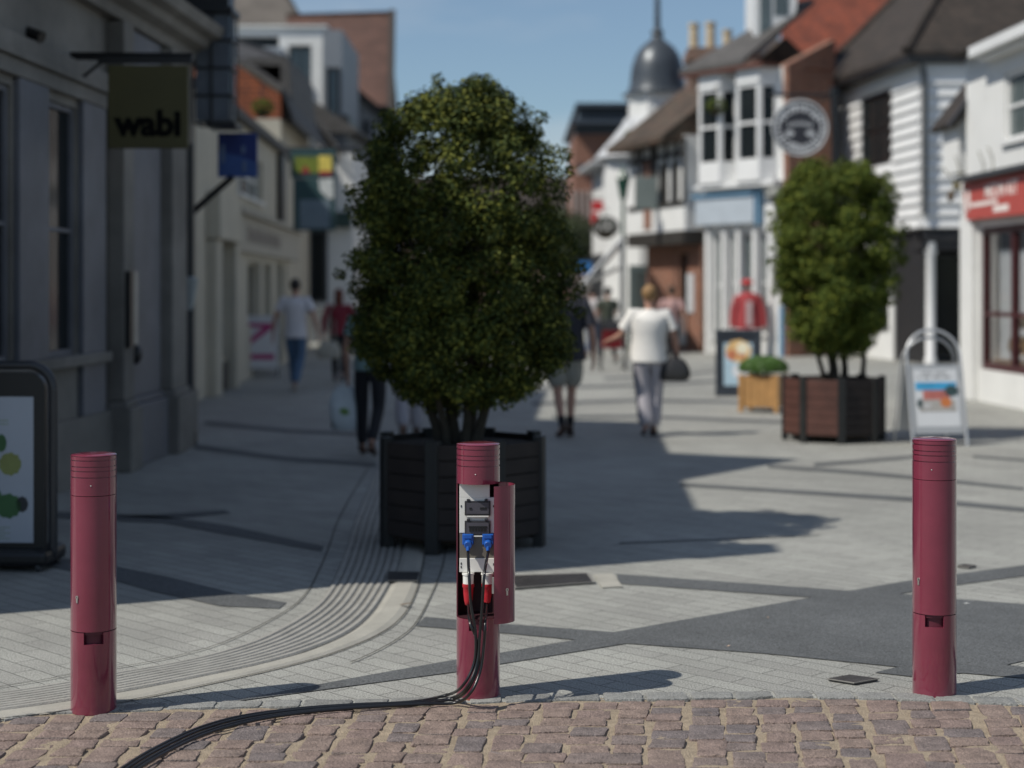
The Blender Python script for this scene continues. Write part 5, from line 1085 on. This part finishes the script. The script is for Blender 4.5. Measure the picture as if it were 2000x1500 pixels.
# --- tall red roofed house behind
d = 46.0; O = P3(1640, 600, d); B = thing('red_roofed_house', 'house with a steep red tiled roof between the white bay shop and the boarded house', 'building', (O.x, O.y, 0))
m = MB(); m.box(P3(1512, 0, d).x, 13.6, d, d+7, 0, P3(0, 190, d).z); m.box(P3(1506, 0, d).x, P3(1536, 0, d).x, d-.4, d-.01, 0, P3(0, 120, d).z); m.build('wall', brick, B)
m = MB(); m.prism([P3(1508, 182, d-.5), P3(1880, 182, d-.5), P3(1880, -110, d+4), P3(1560, -110, d+4)], (0, .12, .12)); m.build('roof', tiler, B)
m = MB()
for y0_, y1_, dd in ((108, 122, d-.1), (176, 188, d-.7)): m.box(P3(1518, 0, dd).x, P3(1635, 0, dd).x, dd-.15, dd+1.2, P3(0, y1_, dd).z, P3(0, y0_, dd).z)
m.build('gutter', dark, B)
wf = Wall((P3(1515, 0, d).x, d), (13, d)); window(wf, .15, .35, 3, 4.5, B, wpaint, glass, 1, 2, .05, .07)
# --- white shop with sash bays
w = Wall((4.85, 41.2), (6.473, 38.94)); B = bldg('white_bay_shop', 'white shop with sash windowed bays and blue trimmed fascia right of the cream shirted woman', w); L = w.L
sf = [(w.u(1412), w.u(1427), .45, 3.0), (w.u(1444), w.u(1456), .45, 3.0), (w.u(1474), w.u(1500), .45, 3.0), (w.u(1428), w.u(1443), .45, 3.0)]
sf = [(w.u(1394), w.u(1412), .4, 3.0), (w.u(1424), w.u(1444), .5, 3.0), (w.u(1448), w.u(1474), .5, 3.0), (w.u(1482), w.u(1500), .5, 3.0)]
m = MB(); w.panel(m, 0, L, -.03, 6.9, sf, -.25, 0); m.build('wall', white, B)
m = MB(); w.box(m, 0, L-.01, 0, 6.88, -1.7, -.26); m.prism([w.p(L-.32, n_, z) for n_, z in ((-.02, 6.9), (-1.75, 7.7), (-1.75, 6.9))], w.U*.3); w.box(m, L, L+.16, 0, 6.9, -.5, .04); m.build('side_wall', brick, B)
for h in sf: window(w, *h, B, wpaint, glassl, 1, 2, .05, -.08)
for px in (1386, 1418, 1446, 1478, 1508, 1524): m = MB(); u_ = w.u(px); w.box(m, u_-.07, u_+.07, 0, 3.15, .002, .10); m.build('pilaster', wpaint, B, .01)
blue = mat('sky_blue_paint', (.13, .25, .37), .45, .08, 4)
ua_, ub_ = w.u(1357), w.u(1486); m = MB(); w.poly(m, [(w.u(1372), 3.2), (ub_, 3.2), (ub_, 3.85), (w.u(1372), 3.85)], 0, .25); fa = m.build('fascia', mat('pale_blue_grey', (.42, .47, .52), .5, .08, 3), B)
m = MB(); m.prism([w.p(w.u(1366), n_, z) for n_, z in ((0, 3.88), (.30, 3.87), (.30, 3.94), (0, 4.0))], w.U*(ub_-w.u(1366))); m.build('fascia_trim', blue, fa)
m = MB(); w.box(m, ub_, ub_+.1, 3.15, 4.02, 0, .20); m.build('fascia_end', blue, fa)
m = MB(); w.box(m, w.u(1528), w.u(1536), 0, 1.2, -.1, .12); m.build('blue_post', blue, B)
for (a, b, zt) in ((1377, 1442, 6.9), (1450, 1520, 6.95)):
    ua_, ub_ = w.u(a), w.u(b); m = MB(); q = [(ua_, 0), (ua_+.22, .42), (ub_-.22, .42), (ub_, 0)]
    def ring3(z0_, z1_, g): return [w.p(u, n_+g*(n_ > 0), z0_) for u, n_ in q], (0, 0, z1_-z0_)
    P_, o_ = ring3(4.2, 4.64, 0); m.prism(P_, o_); bay = m.build('bay_window', wpaint, B)
    for nm_, z0_, z1_, g in (('head', 6.62, zt, 0), ('cornice', 6.56, 6.615, .04)): m = MB(); P_, o_ = ring3(z0_, z1_, g); m.prism(P_, o_); m.build(nm_, wpaint, bay)
    A1, B1, C1, D1 = [w.p(u, n_, 0) for u, n_ in q]
    for (p, r_) in ((A1, B1), (B1, C1), (C1, D1)):
        ww_ = Wall((p.x, p.y), (r_.x, r_.y)); 
        if (ww_.N).dot(w.N) < 0: ww_.N = -ww_.N
        fm = MB(); l_ = ww_.L
        for u0_, u1_, z0_, z1_ in ((0, .09, 4.64, 6.56), (l_-.09, l_, 4.64, 6.56), (.09, l_-.09, 4.64, 4.74), (.09, l_-.09, 6.46, 6.56), (.09, l_-.09, 5.56, 5.63)): ww_.box(fm, u0_, u1_, z0_, z1_, -.09, -.005)
        fo = fm.build('sash_frame', wpaint, bay); gm2 = MB(); ww_.box(gm2, .08, l_-.08, 4.7, 6.5, -.07, -.06); gm2.build('pane', glass, bay)
m = MB(); w.box(m, 0, L, 4.08, 4.19, 0, .36); m.build('string_course', wpaint, B)
m = MB(); m.prism([w.p(-.25, .62, 6.98), w.p(w.u(1488), .62, 6.98), w.p(w.u(1488), -1.8, 8.68), w.p(w.u(1452), -1.8, 8.68)], (0, 0, .12)); m.build('roof', slate, B)
m = MB(); w.box(m, -.25, w.u(1524), 6.9, 6.98, 0, .6); m.build('eaves_board', mat('red_brown_paint', (.13, .05, .035), .6), B)
dm = MB(); d = 40.3; face(dm, [(1474, 100), (1474, -60), (1562, -60), (1555, 20), (1520, 75), (1490, 108)], d, 1.6); df = dm.build('dormer', wpaint, B)
wd = Wall((P3(1478, 0, d).x, d), (P3(1560, 0, d).x, d)); gm2 = MB()
for a, b, y0_, y1_ in ((1484, 1506, -50, 70), (1512, 1540, -50, 30)): wd.box(gm2, wd.u(a), wd.u(b), wd.z(a, y1_), wd.z(a, y0_), .0, .02)
gm2.build('pane', glassl, df)
basket('green trailing basket hanging from the left bay of the white shop', 1398, 212, 40.2, .22)
basket('white flowering basket hanging beside the brick strip of the white shop', 1516, 385, 37.6, .20, leafm=mat('white_petals', (.55, .55, .5), .7))
# red jacket on a stand in the shop window
d = 39.0; O = G(1461, 700); O = Vector((P3(1461, 0, d).x, d, 0)); t = thing('display_mannequin', 'mannequin in red jacket and red hat in front of the white shop window', 'mannequin', tuple(O)); s_ = d/3200
m = MB(); m.lathe(O, [(.16, 0), (.16, .02), (.02, .04), (.02, .95)], 12); m.build('stand', dkgrey, t)
m = MB(); zt = lambda py: P3(0, py, d).z
m.v = []; prof = [(zt(642), .34), (zt(620), .33), (zt(598), .27), (zt(580), .29), (zt(574), .2), (zt(570), .07)]
seg = 18
vs = [O+Vector((r_*math.cos(2*PI*i/seg), r_*.5*math.sin(2*PI*i/seg), z)) for z, r_ in prof for i in range(seg)]
m.add(vs, [(j*seg+i, j*seg+(i+1) % seg, (j+1)*seg+(i+1) % seg, (j+1)*seg+i) for j in range(len(prof)-1) for i in range(seg)], True)
for sg in (-1, 1): m.tube([O+Vector((sg*.25, 0, zt(578))), O+Vector((sg*.36, -.02, zt(610))), O+Vector((sg*.38, -.05, zt(638)))], [.08, .075, .07], 10)
jk = m.build('jacket', cl('red_jacket_cloth', (.36, .05, .055)), t)
m = MB(); m.box(O.x-.07, O.x+.07, O.y-.175, O.y-.15, zt(636), zt(588)); m.build('pale_panel', cl('pale_pink_cloth', (.55, .42, .42)), jk)
m = MB(); m.ball(O+Vector((0, 0, zt(562))), .085, .095, .11, 12, 8); m.build('head', mat('mannequin_head', (.25, .2, .17), .5), t)
m = MB(); m.ball(O+Vector((-.02, 0, zt(552))), .15, .15, .085, 14, 8); m.build('hat', cl('bright_red_cloth', (.48, .05, .05)), t)
# --- half-timbered house with jetty
w = Wall((3.72, 45.2), (4.8, 41.5)); B = bldg('timbered_house', 'half timbered house with brick doorway behind the cream shirted woman', w); L = w.L
m = MB(); dh = (w.u(1327), w.u(1343), .1, 2.55); w.panel(m, 0, L, -.03, 2.75, [dh], -.3, 0); w.box(m, 0, L, 0, 2.7, -6, -.5); m.build('brick_wall', brick, B)
window(w, *dh, B, dark, glass, 1, 2, .07, -.1, False, 'door')
m = MB(); w.box(m, w.u(1344), w.u(1356), 1.0, 2.0, .002, .03); m.build('notice', mat('notice_white', (.55, .56, .58), .5), B)
m = MB(); w.box(m, w.u(1328), w.u(1340), .15, .9, .002, .02); m.build('notice', mat('notice_white', (.55, .56, .58), .5), B)
m = MB(); w.box(m, -.2, L, 2.76, 3.1, -5, .5); m.build('jetty', dark, B)
h2 = [(w.u(1316), w.u(1332), 3.75, 4.9), (w.u(1340), w.u(1352), 3.75, 4.9)]
m = MB(); w.panel(m, -.2, L, 3.1, 5.5, h2, .2, .45); w.box(m, -.2, L, 3.1, 5.5, -5, .19); m.build('upper_wall', white, B)
for a, b, c_, e_ in h2: window(w, a, b, c_, e_, B, dark, glass, 2, 2, .06, .38, False)
m = MB()
for px in (1275, 1286, 1306, 1313, 1334, 1356, 1370): u_ = w.u(px); w.box(m, u_-.07, u_+.07, 3.86, 5.45, .452, .50)
w.box(m, -.2, L, 3.74, 3.86, .453, .49); w.box(m, -.2, L, 5.0, 5.12, .453, .49); m.build('timber_frame', dark, B)
m = MB(); u_ = w.u(1292); w.box(m, w.u(1289), w.u(1303), 3.2, 5.0, .452, .475); m.build('brick_panel', brick, B)
m = MB(); m.prism([w.p(-.5, n_, z) for n_, z in ((1.0, 5.35), (1.0, 5.5), (-2.4, 8.1), (-5.6, 5.5))], w.U*(L+.4)); m.build('roof', mat('mossy_tiles', (.10, .06, .04), .9, .6, 1.2, .3, 30, kind='brick', bw=.17, bh=.14, ms=.012, c2=(.06, .05, .035), mc=(.03, .025, .02)), B)
# brick chimney stack with three pots
d = 44.5; O = P3(1395, 200, d); m = MB(); cz = P3(0, 92, d).z; x0_, x1_ = P3(1342, 0, d).x, P3(1438, 0, d).x
ch = thing('chimney_stack', 'brick chimney stack with three pale pots rising beside the lead dome', 'chimney', ((x0_+x1_)/2, d, 5.0))
m.box(x0_+.06, x1_-.06, d, d+1.0, 4.9, cz-.35); m.build('stack', brick2, ch)
m = MB(); m.box(x0_, x1_, d-.06, d+1.06, cz-.349, cz-.12); m.box(x0_+.04, x1_-.04, d-.02, d+1.02, cz-.119, cz); m.build('cap_course', brick2, ch)
buff = mat('buff_clay', (.50, .41, .28), .8, .15, 5)
for px, top_ in ((1359, 40), (1392, 38), (1425, 53)):
    zt_ = P3(0, top_, d).z-cz; m = MB(); m.lathe((P3(px, 0, d).x, d+.5, cz), [(.14, 0), (.125, zt_*.85), (.15, zt_*.87), (.15, zt_), (.10, zt_), (.09, zt_*.5)], 14); m.build('chimney_pot', buff, ch)
# --- domed corner building
d = 50.0; cx_ = P3(1284, 0, d).x; O = Vector((cx_, d, 0)); B = thing('domed_building', 'white corner building crowned by a lead dome with a tall finial', 'building', tuple(O))
Z = lambda py, dd=d: P3(0, py, dd).z
m = MB(); m.lathe(O, [(.001, 0), (1.75, 0), (1.75, Z(330)), (1.65, Z(305))], 8, False, PI/8, PI/8+2*PI); m.build('wall', white, B)
m = MB(); m.lathe(O, [(1.95, Z(312)), (1.75, Z(296)), (1.42, Z(272)), (1.12, Z(248)), (.98, Z(232)), (.001, Z(231))], 24); m.build('flared_skirt', mat('pale_lead', (.50, .51, .52), .6, .1, 3), B)
m = MB(); m.lathe(O, [(.93, Z(245)), (.93, Z(196)), (1.04, Z(193)), (1.04, Z(187)), (.001, Z(186))], 8, False, PI/8, PI/8+2*PI); m.build('drum', white, B)
m = MB(); dp = [(1.10, Z(187)), (.92, Z(180)), (.84, Z(166)), (.82, Z(150)), (.78, Z(130)), (.68, Z(110)), (.52, Z(94)), (.34, Z(84)), (.20, Z(77)), (.14, Z(68))]; m.lathe(O, dp, 32); m.build('dome', lead, B)
m = MB(); m.ball((cx_, d, Z(64)), .20, .20, .14, 14, 8); m.tube([(cx_, d, Z(60)), (cx_, d, Z(5)), (cx_, d, Z(-80))], [.10, .085, .03], 10); m.build('finial', lead, B)
wf = Wall((P3(1200, 0, d-1.72).x, d-1.72), (P3(1330, 0, d-1.72).x, d-1.72))
for a, b, y0_, y1_ in ((1250, 1274, 300, 348), (1250, 1274, 412, 446), (1280, 1296, 300, 348)): window(wf, wf.u(a), wf.u(b), wf.z(a, y1_), wf.z(a, y0_), B, wpaint, glass, 1, 2, .07, .07)
m = MB(); wf.box(m, wf.u(1228), wf.u(1318), 0, 2.3, .0, .25); m.build('shopfront', mat('grey_green_paint', (.10, .13, .13), .5, .1, 3), B)
m = MB(); wf.box(m, wf.u(1240), wf.u(1258), .3, 2.1, .251, .27); wf.box(m, wf.u(1264), wf.u(1300), .3, 2.1, .251, .27); m.build('shop_glass', glassl, B)
w = Wall((2.75, 56), (3.0, 51.6)); m = MB(); w.box(m, 0, w.L, 0, Z(318, 52), -3, 0); m.build('side_range', white, B)
m = MB(); w.box(m, .1, w.L-.1, 0, 2.75, .0, .08); m.build('side_shopfront', mat('dark_shop_wall', (.02, .02, .022)), B)
m = MB(); m.prism([w.p(-.2, n_, z) for n_, z in ((.5, Z(322, 52)), (.5, Z(316, 52)), (-1.5, Z(262, 52)), (-3.2, Z(318, 52)))], w.U*(w.L+.2)); m.build('side_roof', mat('pale_lead', (.5, .51, .52)), B)
# --- distant office block
d = 70.0; O = P3(1170, 600, d); B = thing('distant_office_block', 'distant brick block with dark flat overhanging roof and pale upright fins', 'building', (O.x, O.y, 0)); Z = lambda py, dd=d: P3(0, py, dd).z; XX = lambda px: P3(px, 0, d).x
m = MB(); m.box(XX(1122), XX(1260), d, d+8, Z(430), Z(262)); m.build('brick_wall', mat('distant_brick', (.26, .13, .09), .85, .15, 1), B)
m = MB(); m.box(XX(1122), XX(1260), d+.3, d+8, 0, Z(430)); m.build('lower_wall', mat('brown_grey_wall', (.20, .15, .125), .8), B)
for k in range(8): m = MB(); x = XX(1117+k*11); m.box(x, x+.13, d-.15, d+.29, 0, Z(372)); m.build('fin', mat('pinkish_stone', (.42, .34, .30), .7, .08, 1), B)
bm_ = mat('slate_blue_metal', (.05, .065, .085), .5, .1, 1)
m = MB(); m.box(XX(1124), XX(1262), d-.1, d+8, Z(262), Z(240)); m.box(XX(1112), XX(1262), d-.9, d+8.5, Z(246), Z(238)); m.box(XX(1130), XX(1262), d+.1, d+7, Z(238), Z(212)); m.box(XX(1124), XX(1262), d-.5, d+8, Z(211), Z(203)); m.build('roof_storey', bm_, B)
m = MB(); m.box(XX(1128), XX(1200), d-.2, d-.01, Z(330), Z(322)); m.build('ledge', bm_, B)
# street closing buildings behind the big tree
d = 92.0; B = thing('far_terrace', 'far pale terrace closing the street behind the big tree', 'building', (-2, d, 0)); wf = Wall((-9, d), (3.8, d)); m = MB(); H_ = [(x, x+1.1, z, z+1.6) for x in (1, 3.4, 5.8, 8.2, 10.6) for z in (.6, 3.6)]
wf.panel(m, 0, wf.L, -.03, 5.6, H_, -.3, 0); wf.box(m, 0, wf.L, 0, 5.6, -7, -.31); m.build('wall', brick2, B)
for h in H_: window(wf, *h, B, wpaint, glass, 2, 2)
m = MB(); m.prism([wf.p(-.4, n_, z) for n_, z in ((.4, 5.6), (.4, 5.7), (-3.6, 8.2), (-7.4, 5.6))], wf.U*(wf.L+.8)); m.build('roof', tileb, B)
tree('street_tree', 'distant round street tree almost hidden behind the right edge of the big tree', (1.95, 66, 0), [(2.2, .4), (2.6, 1.1), (3.3, 1.5), (4.1, 1.3), (4.7, .4)], 7000, [(0, 0, .05, 0, 0, 3.4, .1)], mat('far_leaves', (.03, .045, .015), .6, .25, 3, kind='leaf', c2=(.07, .09, .03)), .2, 9, 0, lump=.45)
# small street things on the right
def card(name, label, cat, px0, py0, px1, py1, d, m_, th=.04, parts=None, br=None):
    O = P3((px0+px1)/2, py1, d); t = thing(name, label, cat, tuple(O)); m = MB(); a = P3(px0, py0, d); b = P3(px1, py1, d); m.box(a.x, b.x, d, d+th, b.z, a.z); bd = m.build('board', m_, t, .008)
    if parts: parts(bd, a, b)
    if br: m = MB(); m.tube([P3(br[0], py0-4, d+.02), P3(br[1], py0-4, d+.02)], .02, 6); m.tube([P3(px0+4, py0-4, d+.02), P3(px0+4, py0, d+.02)], .01, 5); m.tube([P3(px1-4, py0-4, d+.02), P3(px1-4, py0, d+.02)], .01, 5); m.build('bracket', black, t)
    return t
card('hanging_sign', 'plain grey green hanging sign in front of the domed building', 'hanging sign', 1242, 345, 1284, 408, 43, mat('grey_green_board', (.20, .235, .225), .5, .08, 3), br=(1236, 1300))
card('hanging_sign', 'small bright red hanging sign above the dark basket', 'hanging sign', 1156, 392, 1197, 412, 52, mat('bright_red_board', (.48, .025, .03), .4), br=(1150, 1206))
card('hanging_sign', 'narrow red drop board beside the dark hanging basket', 'hanging sign', 1155, 415, 1168, 438, 52.5, mat('bright_red_board', (.48, .025, .03), .4))
card('hanging_sign', 'small bright blue sign at the tip of the white awning', 'hanging sign', 1130, 511, 1156, 534, 50, mat('bright_blue_board', (.03, .16, .42), .4), br=(1126, 1160))
random.seed(5)
basket('big dark hanging basket under the small red sign', 1183, 450, 42, .30, leafm=mat('dark_leaves', (.03, .035, .025), .8, .3, 4))
basket('second trailing basket beside the green lantern', 1232, 268, 47, .18)
d = 42.5; O = P3(1217, 385, d); t = thing('green_lantern', 'dark green street lantern on a tall post in front of the domed building', 'street lantern', (O.x, O.y, 0)); gp_ = mat('bottle_green', (.012, .06, .04), .4)
m = MB(); m.lathe((O.x, O.y, 0), [(.11, 0), (.11, .5), (.06, .6), (.045, P3(0, 388, d).z)], 12); m.build('post', gp_, t)
m = MB(); m.lathe((O.x, O.y, 0), [(.09, P3(0, 388, d).z), (.19, P3(0, 350, d).z), (.21, P3(0, 349, d).z), (.08, P3(0, 334, d).z), (.02, P3(0, 322, d).z)], 6, False); m.build('lantern_head', gp_, t)
# white awning
d0 = 40.0; O = P3(1200, 470, d0+3); t = thing('awning', 'sloping white canvas awning with striped valance right of the big tree', 'awning', tuple(O)); cv = cl('awning_canvas', (.62, .62, .60))
a_, b_, c_, e_ = P3(1136, 556, 38), P3(1212, 468, 40.5), P3(1226, 468, 45), P3(1152, 552, 43)
m = MB(); m.prism([a_, b_, c_, e_], (0, 0, .03)); m.build('canvas', cv, t)
m = MB(); m.prism([P3(1140, 556, 38.2), P3(1212, 524, 41), P3(1222, 522, 45), P3(1160, 550, 43)], (0, 0, .03)); m.build('lower_canvas', cv, t)
m = MB(); m.prism([a_, e_, e_-Vector((0, 0, .2)), a_-Vector((0, 0, .2))], (.01, -.02, 0)); m.build('valance', cv, t)
m = MB(); m.tube([a_, b_], .03, 8); m.tube([a_, P3(1205, 522, 40.5)], .025, 8); m.build('awning_arm', wpaint, t)
m = MB(); m.tube([P3(1214, 462, 40.5), Vector((P3(1214, 462, 40.5).x, 40.5, 0))], .04, 8); m.build('awning_post', wpaint, t)
